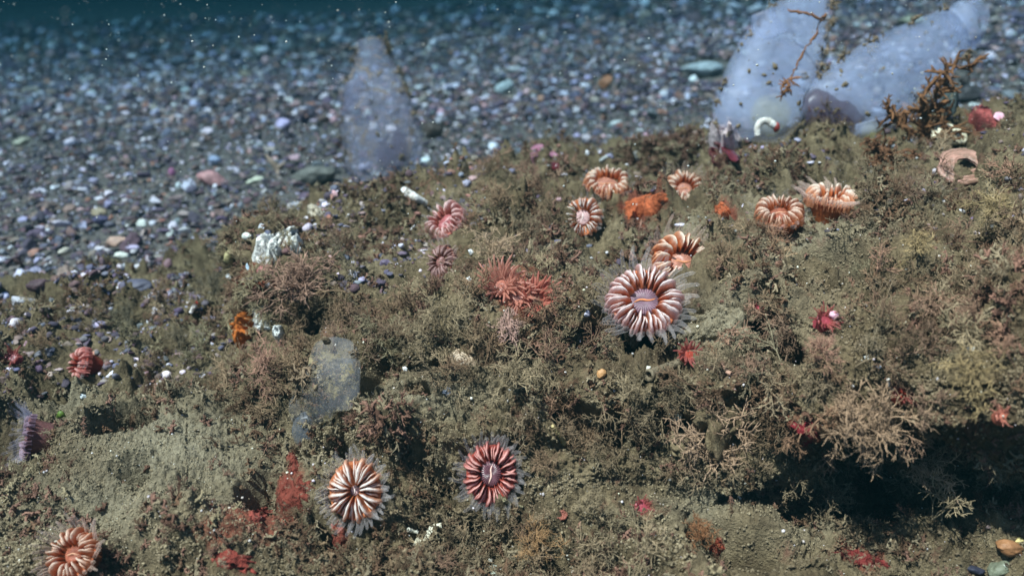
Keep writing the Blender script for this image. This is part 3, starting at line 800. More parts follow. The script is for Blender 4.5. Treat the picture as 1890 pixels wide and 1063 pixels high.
# ------------------------------------------------------------------ branching tufts
BUFF = (.36, .25, .16); PINKB = (.26, .145, .10); BRN = (.20, .13, .078); OLV = (.235, .18, .108); GOLD = (.26, .19, .095); RUST = (.20, .09, .04)
M_TUFT = mat_tint("tuft_branch", .85, .2, 80, .4, .6, 1.25)
def tuft(label, px, py, sp, d, col, n=9, spread=.8, seed=1, rad=.0120, levels=3, lift=.0, droop=.02, kids=3, name="branching_tuft"):
    r = np.random.default_rng(seed * 101)
    p, nrm, z, _ = hit_soft(px, py, 8)
    size = 1.15 * sp * z / FPX; CLEAR.append((px + d[0] * sp * .4, py - d[1] * sp * .4, sp * .55, sp * .5))
    ax = RT * d[0] + UP * d[1] - FW * d[2]; ax /= np.linalg.norm(ax)
    root = empty(name, label, "tuft", p - nrm * .005 + nrm * (lift + .016) - ray(px, py) * .02, "bushy tufts growing on the rock")
    for k in range(n):
        V, F, H = branch_set(r, levels, .46, rad, .62, 3, 5, kids, .6, droop)
        dd = ax + r.normal(size=3) * spread * .6; dd /= np.linalg.norm(dd)
        V = (V @ frame(dd, r.uniform(0, 6)).T) * size * r.uniform(.65, 1.15) + nrm * .01 * r.normal()
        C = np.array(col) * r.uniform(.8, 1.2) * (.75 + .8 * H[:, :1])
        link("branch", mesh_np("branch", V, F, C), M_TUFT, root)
    return root
TU = [
 ("pale buff tuft fanning out over the shade, white fleck at its top", 1275, 785, 125, (.45, -.35, .7), (.255, .168, .108), 28, .85),
 ("star-shaped buff tuft spreading in front of the dark hollow", 1560, 785, 130, (.1, .1, .8), (.25, .165, .103), 30, 1.25),
 ("feathery pink-brown tuft under the white crusted rock corner", 560, 535, 100, (-.25, .5, .7), (.25, .15, .105), 24, .8),
 ("wispy brown tuft sweeping out beside the flat jelly sea squirt", 520, 690, 85, (-.7, .35, .5), PINKB, 14, .6),
 ("grey-brown tuft between the white crust and the flat sea squirt", 575, 605, 65, (.1, -.2, .9), BRN, 11, .9),
 ("matted brown tuft on the brow above the striped shell", 735, 580, 75, (-.1, .3, .8), BRN, 13, .9),
 ("bushy tan tuft midway between striped shell and red cluster", 830, 585, 80, (.1, .1, .9), OLV, 14, .9),
 ("pinkish antler-like tuft hanging under the red cluster", 930, 575, 65, (.25, -.75, .5), (.40, .25, .2), 8, .5),
 ("tangled olive tuft beside the striped shell", 950, 700, 90, (.1, .3, .8), OLV, 16, 1.0),
 ("soft tan tuft in the hollow under the tilted pink coral", 905, 475, 75, (0, .6, .7), BUFF, 13, .9),
 ("brown tuft above the pale silt, facing the pair of corals", 925, 385, 60, (.1, .7, .6), BRN, 12, .8),
 ("reddish tuft on the rock crest beside the dark gap", 975, 330, 50, (.1, .7, .5), PINKB, 10, .8),
 ("small buff tuft at the edge of the silt ledge, under the crimson anemone", 1510, 655, 70, (.1, .3, .8), PINKB, 13, .9),
 ("sprawling golden tuft along the shaded brow", 1480, 690, 75, (.4, -.1, .7), OLV, 13, .8),
 ("golden tuft overhanging the dark hollow near the scarlet anemone", 1800, 690, 90, (-.3, .1, .7), GOLD, 14, .9),
 ("buff tuft reaching across the dark hollow's upper lip", 1680, 850, 85, (.6, -.35, .5), BUFF, 9, .6),
 ("silt-caked forked stalk standing inside the dark hollow", 1730, 960, 110, (.15, .9, .25), OLV, 4, .35),
 ("shaggy round tuft hanging beneath the hollow's brow", 1530, 890, 75, (0, -.5, .7), OLV, 18, 1.1),
 ("pale brown tuft in the dip above the deep red coral", 1075, 790, 75, (.2, .3, .7), BRN, 12, .9),
 ("tan tuft on the slope between brown tube and pale buff tuft", 1170, 740, 65, (0, .5, .7), OLV, 12, .9),
 ("orange-brown fuzzy tuft low on the slope by a white ring", 985, 1020, 70, (0, .7, .6), (.26, .15, .07), 14, .9),
 ("dark brown tuft with a rusty base on the lowest ledge", 1290, 985, 60, (0, .6, .6), RUST, 12, .9),
 ("faded tuft growing past the wine-red anemone", 1095, 935, 65, (-.1, .4, .8), OLV, 12, .9),
 ("brown tuft at the red coral's shaded side", 1010, 860, 60, (.2, .3, .7), BRN, 12, .9),
 ("olive knot of growth on the bright silty ridge", 1345, 480, 60, (0, .6, .6), BRN, 12, .9),
 ("coarse golden tuft on the upper bright slope", 1690, 470, 65, (-.2, .6, .6), GOLD, 12, .9),
 ("coarse ochre tuft beside the pink shell ring", 1830, 400, 75, (0, .6, .6), GOLD, 13, .9),
 ("dark weedy tuft on the low rock near the gravel edge", 235, 600, 60, (0, .7, .5), (.12, .10, .065), 12, .9),
 ("drab tuft overhanging the shadowed notch by orange sponge", 395, 545, 60, (0, .7, .5), (.13, .105, .07), 12, .9),
 ("dusty tuft below the tiny red-tipped tube", 330, 640, 55, (0, .7, .5), (.14, .11, .07), 12, .9),
 ("maroon-brown tuft beneath the dark red leaf weed", 1335, 315, 40, (0, .7, .5), (.14, .06, .045), 11, .9),
]
for i, a in enumerate(TU):
    tuft(*a[:6], n=a[6], spread=a[7], seed=i + 1)
def stalks(label, root_px, pts_list, rad, col, seed, twigs=26, tl=.06, name="hydroid_bush"):
    """a bush of long wandering stems set with short twigs; each stem is one part"""
    r = np.random.default_rng(seed); p, nrm, z, _ = hit_soft(*root_px, 8)
    root = empty(name, label, "hydroid", p)
    for pts in pts_list:
        q = np.array([unproj(a, b, z - dz) for a, b, dz in pts]) - p
        t = np.linspace(0, 1, 22); k = np.linspace(0, 1, len(q))
        Q = np.stack([np.interp(t, k, q[:, i]) for i in range(3)], 1); Q += .006 * r.normal(size=Q.shape)
        mb = MB(); V, F = tube(Q, rad * (1.2 - .7 * t) * (1 + .3 * r.normal(size=22)).clip(.5, 1.6), 6); mb.add(V, F, np.array(col))
        for _ in range(twigs):
            i = int(r.integers(2, 22)); V, F, H = branch_set(r, 1, .6, .07, .8, 3, 4, 2)
            V = V @ frame(r.normal(size=3) + np.array([0, -.2, .5])).T * tl * r.uniform(.5, 1.2) + Q[i]
            mb.add(V, F, np.array(col) * r.uniform(.7, 1.4))
        mb.build("stem", M_TUFT, root)
    return root
stalks("rust-brown hydroid bush with knobbly stems against the leaning sea squirt", (1715, 262), [
    [(1712, 270, 0), (1712, 215, .05), (1728, 170, .08), (1742, 140, .1), (1752, 122, .1), (1785, 124, .12)],
    [(1708, 270, 0), (1700, 215, .06), (1703, 180, .1), (1715, 160, .12)],
    [(1716, 272, 0), (1735, 210, .06), (1725, 185, .08), (1745, 150, .06)],
    [(1705, 275, 0), (1680, 235, .08), (1650, 222, .12), (1640, 195, .14)],
    [(1722, 275, 0), (1740, 240, .08), (1755, 250, .12)]], .009, (.17, .078, .034), 3, 30, .085)
stalks("low rusty hydroid mat creeping from the sea squirt bases", (1640, 300), [
    [(1700, 290, .03), (1650, 285, .06), (1600, 305, .05)], [(1690, 300, .03), (1640, 315, .05), (1610, 335, .04)], [(1660, 290, .03), (1625, 275, .06), (1600, 262, .05)]], .008, (.15, .07, .035), 4, 34, .06)

# ------------------------------------------------------------------ sea squirts
def body(name, spine, mat, parent=None, flat=.55, seg=34, sub=44, wob=.05, seed=0, origin=None, open_end=False):
    """tapering sac along photo-plane points (px, py, depth, half width px)"""
    sp = np.array(spine, float); k = np.linspace(0, 1, len(sp)); t = np.linspace(0, 1, sub)
    def sm(c):
        a = np.interp(t, k, c)
        for _ in range(4): a[1:-1] = (a[:-2] + 2 * a[1:-1] + a[2:]) / 4
        return a
    X, Y, Z, Wd = (sm(sp[:, i]) for i in range(4))
    P = unproj(X, Y, Z); w = Wd * Z / FPX
    e = np.minimum(np.minimum(t, 1 - t) / .07, 1); e = np.sqrt(1 - (1 - e) ** 2)
    if open_end: e = np.where(t > .5, 1, e)
    w = np.maximum(w * e, 1e-4)
    T = np.gradient(P, axis=0); T /= np.linalg.norm(T, axis=1)[:, None]
    B = np.cross(T, FW); B /= np.linalg.norm(B, axis=1)[:, None]; D = np.cross(B, T)
    a = np.linspace(0, 2 * np.pi, seg, endpoint=False)
    V = P[:, None] + w[:, None, None] * (np.cos(a)[None, :, None] * B[:, None] + flat * np.sin(a)[None, :, None] * D[:, None])
    V = V.reshape(-1, 3)
    wr = np.repeat(w, seg)[:, None]
    cen = np.repeat(P, seg, 0); rad = V - cen
    V = cen + rad * (1 + wob * noise(V * 9 + seed)[:, None] * 1.8 + wob * 1.1 * noise(V * 26 + seed)[:, None] + .5 * wob * np.abs(noise(V * 14 + seed * 3))[:, None])
    if origin is not None: V = V - origin
    return link(name, mesh_np(name, V, grid_faces(seg, sub, True)), mat, parent)

M_SILT = mat_plain("squirt_silt", (.10, .07, .04), (.24, .18, .11), 60, .9, .6)
def fuzz(parent, p, size, seed, origin):
    r = np.random.default_rng(seed); mb = MB()
    for _ in range(3):
        V, F, H = branch_set(r, 2, .45, .07, .9, 2, 4, 3); mb.add(V @ frame(r.normal(size=3) - FW * .5).T * size + p - origin, F, np.array([.17, .12, .075]) * r.uniform(.7, 1.5))
    mb.build("silt_tuft", M_TUFT, parent)
def fleck(parent, p, r_, seed, origin):
    V, F = ICO[2]; V = V * (1 + .6 * noise(V * 1.7 + seed)[:, None]) * r_ * np.array([1.3, .8, .7])
    V = V @ rand_rot(1, np.random.default_rng(seed))[0].T + p - origin
    link("silt_fleck", mesh_np("silt_fleck", V, F), M_SILT, parent)

def squirt(label, spine, mat, siphons=(), organs=(), flecks=0, seed=1, flat=.55, wob=.022, edge=.93):
    r = np.random.default_rng(seed)
    o = unproj(*spine[0][:3])
    root = empty("sea_squirt", label, "sea squirt", o, "see-through sea squirts")
    body("tunic", spine, mat, root, flat, wob=wob, seed=seed, origin=o)
    for sp in siphons: body("siphon", sp, mat, root, .85, 22, 20, .07, seed + 3, o, True)
    for nm, sp, m in organs: body(nm, sp, m, root, .6, 20, 22, .1, seed + 7, o)
    sp = np.array(spine, float)
    for k in range(flecks):
        t = r.uniform(.05, 1) * (len(sp) - 1); i = min(int(t), len(sp) - 2); s = sp[i] + (sp[i + 1] - sp[i]) * (t - i)
        tang = sp[i + 1, :2] - sp[i, :2]; nn = np.array([-tang[1], tang[0]]); nn /= np.linalg.norm(nn)
        e = r.choice([-edge, edge]) if r.uniform() < .55 else r.uniform(-.8, .8)
        dz = flat * s[3] * math.sqrt(max(0, 1 - e * e)) * s[2] / FPX
        q = unproj(s[0] + nn[0] * e * s[3], s[1] + nn[1] * e * s[3], s[2] - dz)
        if abs(e) == edge and k % 2: fuzz(root, q, r.uniform(.03, .075), seed * 97 + k, o); continue
        fleck(root, unproj(s[0] + nn[0] * e * s[3], s[1] + nn[1] * e * s[3], s[2] - dz), r.uniform(.3, 1) ** 3 * .012, seed * 97 + k, o)
    return root
M_SQ = mat_jelly("tunic_blue", (.50, .57, .78), .50, .98, .08, .5, (.16, .12, .08), 22)
M_SQL = mat_jelly("tunic_lilac", (.44, .43, .58), .70, 1.0, .46, .5, (.18, .14, .12), 13)
M_SQG = mat_jelly("tunic_grey", (.36, .36, .37), .80, .93, .46, .5, (.26, .21, .12), 26)
M_GUT = mat_jelly("gut_purple", (.12, .075, .11), .42, 1.0); M_GUTY = mat_jelly("gut_yellow", (.60, .52, .20), .6, 1.0); M_GUTB = mat_jelly("gut_brown", (.20, .14, .08), .5, 1.0)
zA = 3.45
squirt("tall bluish sea squirt draped with a thin brown strand", [(1385, 262, zA, 62), (1392, 225, zA, 84), (1415, 160, zA + .02, 84), (1445, 100, zA + .02, 80), (1470, 50, zA + .05, 64), (1490, 10, zA + .08, 46), (1503, -45, zA + .1, 40)], M_SQ,
       siphons=[[(1425, 75, zA, 36), (1412, 45, zA - .01, 26), (1405, 22, zA - .02, 22)]],
       organs=[("gut", [(1400, 245, zA, 24), (1425, 205, zA, 40), (1450, 185, zA, 18)], M_GUTY)], flecks=100, seed=5)
squirt("bluish sea squirt leaning over towards the hydroid bush", [(1520, 240, zA - .1, 40), (1530, 205, zA - .1, 62), (1575, 180, zA - .08, 76), (1640, 140, zA - .05, 76), (1705, 100, zA - .02, 66), (1750, 66, zA, 52), (1778, 48, zA + .03, 46)], M_SQ,
       siphons=[[(1600, 225, zA - .1, 55), (1605, 245, zA - .1, 48), (1610, 258, zA - .1, 34)], [(1760, 62, zA, 44), (1785, 48, zA, 46), (1806, 52, zA, 40)]],
       organs=[("gut", [(1480, 205, zA - .125, 25), (1512, 203, zA - .125, 40), (1550, 214, zA - .125, 42), (1590, 236, zA - .125, 24)], M_GUT), ("stomach", [(1588, 240, zA - .15, 12), (1608, 243, zA - .15, 22), (1630, 238, zA - .15, 12)], M_GUTY), ("intestine", [(1485, 190, zA - .08, 12), (1505, 180, zA - .08, 22), (1530, 190, zA - .08, 14)], M_GUTB)], flecks=100, seed=6)
zL = 4.45
squirt("bottle-shaped lilac sea squirt standing alone before the gravel", [(712, 330, zL, 62), (706, 290, zL, 76), (703, 240, zL, 76), (697, 190, zL + .02, 64), (690, 145, zL + .04, 52), (686, 105, zL + .05, 34), (686, 68, zL + .06, 28)], M_SQL,
       siphons=[[(668, 200, zL - .1, 30), (655, 172, zL - .13, 26), (648, 150, zL - .14, 18)]], organs=[("gut", [(695, 300, zL, 18), (725, 280, zL, 34), (735, 240, zL, 14)], M_GUT)], flecks=100, seed=7)
zF = hit_soft(600, 720, 20)[2] - .06
squirt("flat grey jelly sea squirt dusted with silt, hung on the rock face", [(556, 792, zF + .02, 18), (566, 765, zF, 34), (585, 738, zF - .02, 46), (605, 712, zF - .03, 60), (615, 682, zF - .02, 52), (616, 656, zF, 46), (640, 640, zF, 30), (650, 630, zF + .01, 14)], M_SQG, flecks=16, seed=8, flat=.22, wob=.16)
squirt("dim smooth sea squirt tucked under the flat grey one", [(545, 790, zF + .06, 20), (560, 795, zF + .04, 34), (580, 790, zF + .04, 34), (600, 775, zF + .05, 18)], mat_jelly("tunic_smoke", (.20, .22, .25), .45, .7, .25), flecks=3, seed=9, flat=.5)
# the strand that hangs over the tall one
def strand(name, label, cat, pts, rp, col, seed=1, knob=False):
    mb = MB(); r = np.random.default_rng(seed)
    P = np.array([unproj(*p) for p in pts]); t = np.linspace(0, 1, 40); k = np.linspace(0, 1, len(P))
    Q = np.stack([np.interp(t, k, P[:, i]) for i in range(3)], 1) + .0035 * r.normal(size=(40, 3))
    V, F = tube(Q, rp * pts[0][2] / FPX * (1 + .3 * r.normal(size=40)).clip(.6, 1.6), 6); mb.add(V, F, np.array(col))
    if knob:
        for j in range(14):
            V, F, H = branch_set(r, 1, .6, .09, .8, 3, 4, 2); V = V @ frame(r.normal(size=3)).T * .05 + Q[-1 - j // 3]; mb.add(V, F, np.array(col) * r.uniform(.8, 1.5))
    return tag(mb.build(name, M_TUFT), label, cat)
zz = zA - .18
strand("hydroid_strand", "thin brown strand looped down the tall sea squirt's front", "hydroid", [(1450, 18, zz + .05), (1485, 24, zz), (1515, 38, zz), (1528, 25, zz + .02), (1500, 70, zz), (1478, 105, zz - .03), (1462, 140, zz - .04), (1448, 168, zz - .04)], 2.0, (.20, .085, .035), 3, True)

# ------------------------------------------------------------------ crusts and sponges
def crust(name, label, cat, px, py, rx, ry, col, spin=0.0, thick=.02, seed=1, rough=.6, ragged=.5, silt=.54):
    nr, na = 20, 60; a = np.linspace(0, 2 * np.pi, na, endpoint=False)
    lim = 1 + ragged * .55 * noise(np.stack([np.cos(a) * 1.6, np.sin(a) * 1.6, a * 0 + seed * 7.7], -1)) + ragged * .4 * noise(np.stack([np.cos(a) * 4, np.sin(a) * 4, a * 0 + seed * 3.7], -1))
    V = []; n0 = hit_soft(px, py, max(rx, ry) * .6)[1]; CLEAR.append((px, py, rx * 1.0, ry * 1.0))
    for i in range(nr):
        f = i / (nr - 1)
        for j in range(na):
            u = max(f, .02) * lim[j] * math.cos(a[j]) * rx; v = max(f, .02) * lim[j] * math.sin(a[j]) * ry
            x = px + u * math.cos(spin) - v * math.sin(spin); y = py + u * math.sin(spin) + v * math.cos(spin)
            p, n, z, _ = hit(x, y); n = n0 * .6 - .25 * ray(x, y) + np.array([0, 0, .45]); n /= np.linalg.norm(n)
            h = thick * (1 - f ** 3) - .012 * f ** 6 + (thick * .5 * float(noise(p * 22 + seed)) + thick * .32 * float(noise(p * 55 + seed))) * (1 - f * f)
            V.append(p + n * h)
    V = np.array(V); c = V.mean(0)
    nn = NT(name + "_skin"); cc = nn.ramp(nn.noise(38, 4, .7), [(.3, tuple(x * .5 for x in col)), (.7, tuple(min(1, x * 1.2) for x in col))])
    cc = nn.mix(nn.ramp(nn.noise(30, 6, .75), [(silt, (0, 0, 0)), (silt + .08, (.9, .9, .9))]), cc, nn.ramp(nn.noise(120, 3), [(.3, (.10, .08, .05)), (.7, (.26, .21, .14))]))
    m = nn.done(nn.bsdf(cc, max(rough, .75), .2, nn.noise(110, 4), .9, .012))
    o = link(name, mesh_np(name, V - c, grid_faces(na, nr, True)), m); o.location = c
    return tag(o, label, cat)
OR = (.48, .12, .045); RD = (.20, .045, .028)
crust("orange_sponge", "bright orange sponge lodged between three corals", "sponge", 1190, 380, 46, 22, OR, -.25, .024, 2, silt=.58)
crust("orange_sponge", "small orange sponge knob beside a pale shell chip", "sponge", 1335, 392, 17, 14, OR, .5, .03, 3)
crust("orange_sponge", "orange sponge on the shaded rock side beside white crust", "sponge", 450, 607, 20, 36, (.62, .17, .03), .35, .05, 4, silt=.65)
crust("red_crust", "dull red crust spilling down silt beside the white coral", "crust", 545, 908, 36, 40, RD, .3, .008, 5, .8, 1.2)
crust("red_crust", "narrow red crust streak above the larger red crust", "crust", 540, 855, 13, 24, RD, 0, .014, 6, .8, .6)
crust("red_crust", "red crust strip running beneath the white-petalled coral", "crust", 625, 985, 18, 30, (.28, .07, .045), 0, .010, 7, .8, .6)
crust("red_crust", "faint red crust patch at the bottom of the silt slope", "crust", 430, 1034, 50, 20, (.26, .05, .035), .2, .007, 8, .9, .9)
crust("red_crust", "thin rosy crust patch on open silt", "crust", 480, 950, 30, 14, (.30, .07, .05), -.3, .006, 9, .9, .9)
crust("red_crust", "wine-dark crust inside the deep shade", "crust", 1480, 800, 34, 26, (.20, .02, .025), .2, .014, 10, .8, .7)
crust("red_crust", "ragged red crust on the lowest silt floor", "crust", 1590, 1030, 50, 13, (.20, .03, .025), .25, .010, 11, .8, .9)
crust("red_crust", "brick-red crust under the dark rusty tuft", "crust", 1325, 1010, 14, 22, (.30, .06, .03), .2, .014, 12, .8, .7)
crust("white_crust", "large white crust knob at the boulder's corner", "crust", 494, 466, 25, 30, (.95, .88, .78), .6, .05, 13, .7, .5, .74)
crust("white_crust", "white crust plate capping the boulder's corner", "crust", 524, 442, 28, 11, (.95, .88, .78), -.4, .045, 14, .7, .6, .74)
crust("white_crust", "loose-edged white crust lump standing off the corner", "crust", 549, 456, 13, 18, (.95, .88, .78), .3, .045, 15, .7, .5, .74)
crust("white_crust", "white crust ring with a hollow, above the orange sponge", "crust", 487, 586, 24, 30, (.95, .88, .78), .5, .045, 16, .7, .6, .74)
crust("white_crust", "small white crust scrap below the hollow ring", "crust", 515, 616, 11, 19, (.75, .76, .72), 0, .045, 17, .7, .6)
crust("white_crust", "white and ochre crust chip on the boulder's crest", "crust", 582, 392, 15, 11, (.70, .60, .46), .4, .03, 18, .7, .6)
crust("pink_crust", "pink crust smear under the white corner knob", "crust", 490, 500, 17, 14, (.50, .20, .19), 0, .015, 19, .7, .7)
crust("pale_crust", "pale greenish crust fleck on the buff tuft's crown", "crust", 1246, 764, 15, 11, (.62, .62, .52), .3, .05, 20, .7, .6)
crust("pink_crust", "pink-white crust mound behind the dark red leaf weed", "crust", 1336, 268, 32, 15, (.82, .66, .66), 0, .13, 21, .6, .5)
crust("red_crust", "mottled red lump beside the yellowish oyster shell", "crust", 1815, 226, 26, 17, (.42, .10, .09), 0, .06, 22, .6, .4)
crust("blue_grey_sponge", "furry blue-grey sponge lump above the oyster shell", "sponge", 1752, 196, 18, 24, (.10, .125, .12), .2, .09, 23, .9, .4)

# ------------------------------------------------------------------ worm tubes
def worm(label, pts, rp, col, seed=1, tip=None, name="worm_tube", lift=1.0, zfix=None):
    r = np.random.default_rng(seed)
    P = []
    for x, y, h in pts:
        p, n, z, _ = hit_soft(x, y, 5); CLEAR.append((x, y, rp * 1.5, rp * 1.5))
        if zfix: P.append(unproj(x, y, zfix)); continue
        zz_ = z - (rp * lift + h) * z / FPX; P.append(CAM + ray(x, y) * zz_)
    P = np.array(P); zs = (P - CAM) @ FW; zm = np.median(zs)
    t = np.linspace(0, 1, 26); k = np.linspace(0, 1, len(P)); Q = np.stack([np.interp(t, k, P[:, i]) for i in range(3)], 1)
    for _ in range(3): Q[1:-1] = (Q[:-2] + 2 * Q[1:-1] + Q[2:]) / 4
    c = Q.mean(0); Q -= c; rad = rp * zm / FPX * (.75 + .3 * t) * (1 + .07 * np.sin(t * 60) + .05 * r.normal(size=26))
    V, F = tube(Q, rad, 12)
    # a turned-in mouth
    e = V[-12:]; mid = e.mean(0); inner = mid + (e - mid) * .62 + (Q[-2] - Q[-1]) * .2; deep = mid + (e - mid) * .5 + (Q[-3] - Q[-1]) * .8
    s = V[:12].mean(0) + (V[:12] - V[:12].mean(0)) * .1
    V = np.concatenate([s, V, inner, deep]); F = grid_faces(12, 29, True)
    m = mat_plain("tube_" + name, tuple(x * k for x, k in zip(col, (.50, .44, .36))), col, 55, .7, .8)
    o = link(name, mesh_np(name, V, F), m); o.location = c; tag(o, label, "worm tube")
    if tip:
        V2, F2 = ICO[3]; V2 = V2 * (1 + .25 * noise(V2 * 2 + seed)[:, None]) * rp * zm / FPX * np.array([.9, .9, 1.25]) + Q[-1] + (Q[-1] - Q[-3]) * .4
        link("plume", mesh_np("plume", V2, F2), mat_plain("plume", tuple(x * .6 for x in tip), tip, 60, .4, .4), o)
    return o
WT = (.82, .80, .76)
worm("hooked white worm tube with a scarlet tip, under the tall sea squirt", [(1399, 252, 60), (1397, 236, 80), (1404, 224, 84), (1418, 223, 84), (1431, 234, 76)], 7, WT, 1, (.34, .05, .04), zfix=zA - .2)
worm("chunky white worm tube pointing at the tilted pink coral", [(786, 376, 2), (765, 364, 6), (746, 353, 9)], 8.5, (.9, .88, .86), 2)
worm("curly cream worm tube low on the slope", [(815, 970, 0), (798, 972, 3), (792, 985, 6), (790, 998, 8), (780, 1005, 8), (767, 999, 8)], 8, (.85, .82, .66), 3)
worm("short white worm tube end poking out above the curly cream one", [(772, 982, 2), (762, 980, 4), (753, 977, 5)], 4, (.70, .70, .62), 4)
worm("pale green cone-shaped tube at the bottom edge of the slope", [(912, 1075, 0), (911, 1060, 4), (909, 1046, 8)], 9, (.60, .68, .58), 5)
worm("little white-rimmed tube ring on brown turf", [(905, 1038, 0), (906, 1031, 5)], 4.5, (.72, .70, .64), 6)
worm("ochre ring-mouthed tube under the red cluster", [(984, 606, 0), (980, 601, 5)], 5, (.58, .36, .16), 7)
worm("thick mud-brown tube slanting below the big mauve coral", [(1255, 668, 0), (1225, 682, 4), (1196, 693, 7)], 11, (.22, .18, .12), 8)
worm("yellow knobbly tube left bare above the deep red coral", [(1020, 785, 3), (1030, 800, 4), (1042, 820, 4)], 5, (.55, .45, .22), 9)
worm("fine white tube curving above the scarlet anemone", [(1648, 722, 0), (1641, 712, 5), (1640, 700, 8)], 3.5, (.75, .75, .72), 10)
worm("tiny white tube with a red cap on the dusty low rock", [(352, 578, 0), (357, 568, 4), (362, 562, 7)], 5, (.85, .78, .76), 11, (.55, .06, .04))
worm("pink curled tube scrap beside the little red anemone", [(1333, 670, 0), (1340, 685, 4), (1350, 690, 4)], 4, (.50, .30, .22), 12)
worm("pale lime tube looping off the deep red coral's side", [(965, 935, 0), (945, 932, 3), (930, 922, 3)], 3, (.40, .36, .22), 13)
worm("chalky white tube lying at the back of the rock crest", [(1130, 283, 0), (1120, 290, 4), (1110, 297, 4)], 4, (.72, .76, .78), 14)
worm("upright white tube beside the chalky one", [(1178, 298, 0), (1174, 288, 4), (1172, 280, 6)], 3.5, (.74, .76, .76), 15)

# ------------------------------------------------------------------ pink siphon, leaf weed, shells
def ribbon(name, label, cat, pts, wp, mat, thick=.012, seed=1):
    r = np.random.default_rng(seed); P = []
    for x, y, h in pts:
        p, n, z, _ = hit_soft(x, y, 6); P.append(unproj(x, y, z - h))
    P = np.array(P); t = np.linspace(0, 1, 24); k = np.linspace(0, 1, len(P)); Q = np.stack([np.interp(t, k, P[:, i]) for i in range(3)], 1)
    for _ in range(3): Q[1:-1] = (Q[:-2] + 2 * Q[1:-1] + Q[2:]) / 4
    c = Q.mean(0); T = np.gradient(Q, axis=0); T /= np.linalg.norm(T, axis=1)[:, None]; B = np.cross(T, FW); B /= np.linalg.norm(B, axis=1)[:, None]; D = np.cross(B, T)
    z = (c - CAM) @ FW; w = np.interp(t, np.linspace(0, 1, len(wp)), wp) * z / FPX
    a = np.linspace(0, 2 * np.pi, 16, endpoint=False)
    V = Q[:, None] - c + (w[:, None, None] * np.cos(a)[None, :, None]) * B[:, None] + (np.minimum(thick, w * .8)[:, None, None] * np.sin(a)[None, :, None]) * D[:, None]
    V = V.reshape(-1, 3); V += .012 * noise(V * 18 + seed)[:, None] * np.repeat(D, 16, 0)
    o = link(name, mesh_np(name, V, grid_faces(16, 24, True)), mat); o.location = c; return tag(o, label, cat)
ribbon("pink_sea_squirt", "thin pink hooked sea squirt on the rock crest", "sea squirt", [(990, 296, .02), (986, 278, .08), (1000, 275, .10), (1022, 285, .09), (1046, 303, .03)], [9, 10, 9, 5, 2], mat_jelly("pink_jelly", (.72, .33, .45), .2, .4), .03, 2)
M_WEED = mat_plain("weed_red", (.05, .006, .009), (.13, .014, .018), 30, .3, .2, .5)
wd = ribbon("red_weed", "glossy dark red leaf weed folded over the pink-white mound", "seaweed", [(1322, 306, .02), (1318, 285, .10), (1330, 270, .15), (1347, 282, .13), (1362, 300, .06)], [7, 15, 17, 11, 3], M_WEED, .008, 3)
ribbon("red_weed", "small maroon weed scrap beside the pink hooked sea squirt", "seaweed", [(1014, 302, .03), (1026, 308, .05), (1036, 318, .02)], [5, 8, 4], M_WEED, .008, 4)
ribbon("green_weed", "tiny bright green weed blade on the dark silt", "seaweed", [(105, 770, .02), (112, 764, .05), (120, 766, .03)], [4, 7, 3], mat_plain("weed_green", (.05, .09, .012), (.12, .19, .03), 30, .5, .2), .008, 5)

def shell(label, px, py, rp, axis, spin, c1, c2, name="shell", stripes=0, asp=1.0, dome=.35, ring=0.0, seed=1, lift=.3, cat="shell"):
    """a fan shell with growth rings, real thickness; ring>0 leaves the middle open"""
    _, _, z, _ = hit_soft(px, py, 6); Rr = rp * z / FPX; z -= Rr * lift; CLEAR.append((px, py, rp, rp * asp))
    ax = RT * axis[0] + UP * axis[1] - FW; ax /= np.linalg.norm(ax)
    nr, na = 18, 40; V = []
    a = np.linspace(0, 2 * np.pi, na, endpoint=False)
    for side in (1, -1):
        for i in range(nr):
            f = i / (nr - 1) if side == 1 else 1 - i / (nr - 1); f = ring + (1 - ring) * f
            edge = 1 + .07 * np.sin(a * 3 + seed) + .10 * noise(np.stack([np.cos(a) * 1.7, np.sin(a) * 1.7, a * 0 + seed], -1)) + .025 * np.sin(a * 22) * (f > .5)
            rr = f * edge
            h = dome * (1 - f ** 2) + .02 * math.sin(f * 30) - (0 if side == 1 else .07 + .03 * f)
            V.append(np.stack([rr * np.cos(a), rr * asp * np.sin(a), np.full(na, h) + .04 * noise(np.stack([rr * np.cos(a) * 3, rr * np.sin(a) * 3, a * 0 + seed], -1))], -1))
    V = np.concatenate(V); n_ = 2 * nr
    n = NT("shell_skin"); tc = n.n("TexCoord"); wv = n.n("TexWave", wave_type='RINGS', rings_direction='Z'); n.l(tc.outputs["Object"], wv.inputs["Vector"])
    wv.inputs["Scale"].default_value = 2.4; wv.inputs["Distortion"].default_value = 4.0; wv.inputs["Detail"].default_value = 3
    c = n.mix(.55 if stripes else .25, n.ramp(n.noise(28), [(.3, c1), (.7, c2)]), n.ramp(wv.outputs["Color"], [(.3, c1), (.7, c2)]))
    m = n.done(n.bsdf(c, .5, .4, n.noise(50), .4, .01))
    o = link(name, mesh_np(name, V, grid_faces(na, n_, True)), m)
    o.matrix_world = mat4(frame(ax, spin) * Rr, CAM + ray(px, py) * z); return tag(o, label, cat)
shell("brown striped bivalve shell half buried under the tangled olive tuft", 852, 668, 34, (-.2, .35), -.75, (.13, .085, .05), (.42, .32, .22), "bivalve_shell", 1, .62, .4, 0, 2, .25)
shell("pink crusted oyster ring lying open near the bright slope", 1782, 306, 50, (-.1, .75), .1, (.17, .10, .065), (.46, .24, .18), "oyster_shell", 0, .85, .10, .36, 3, .45)
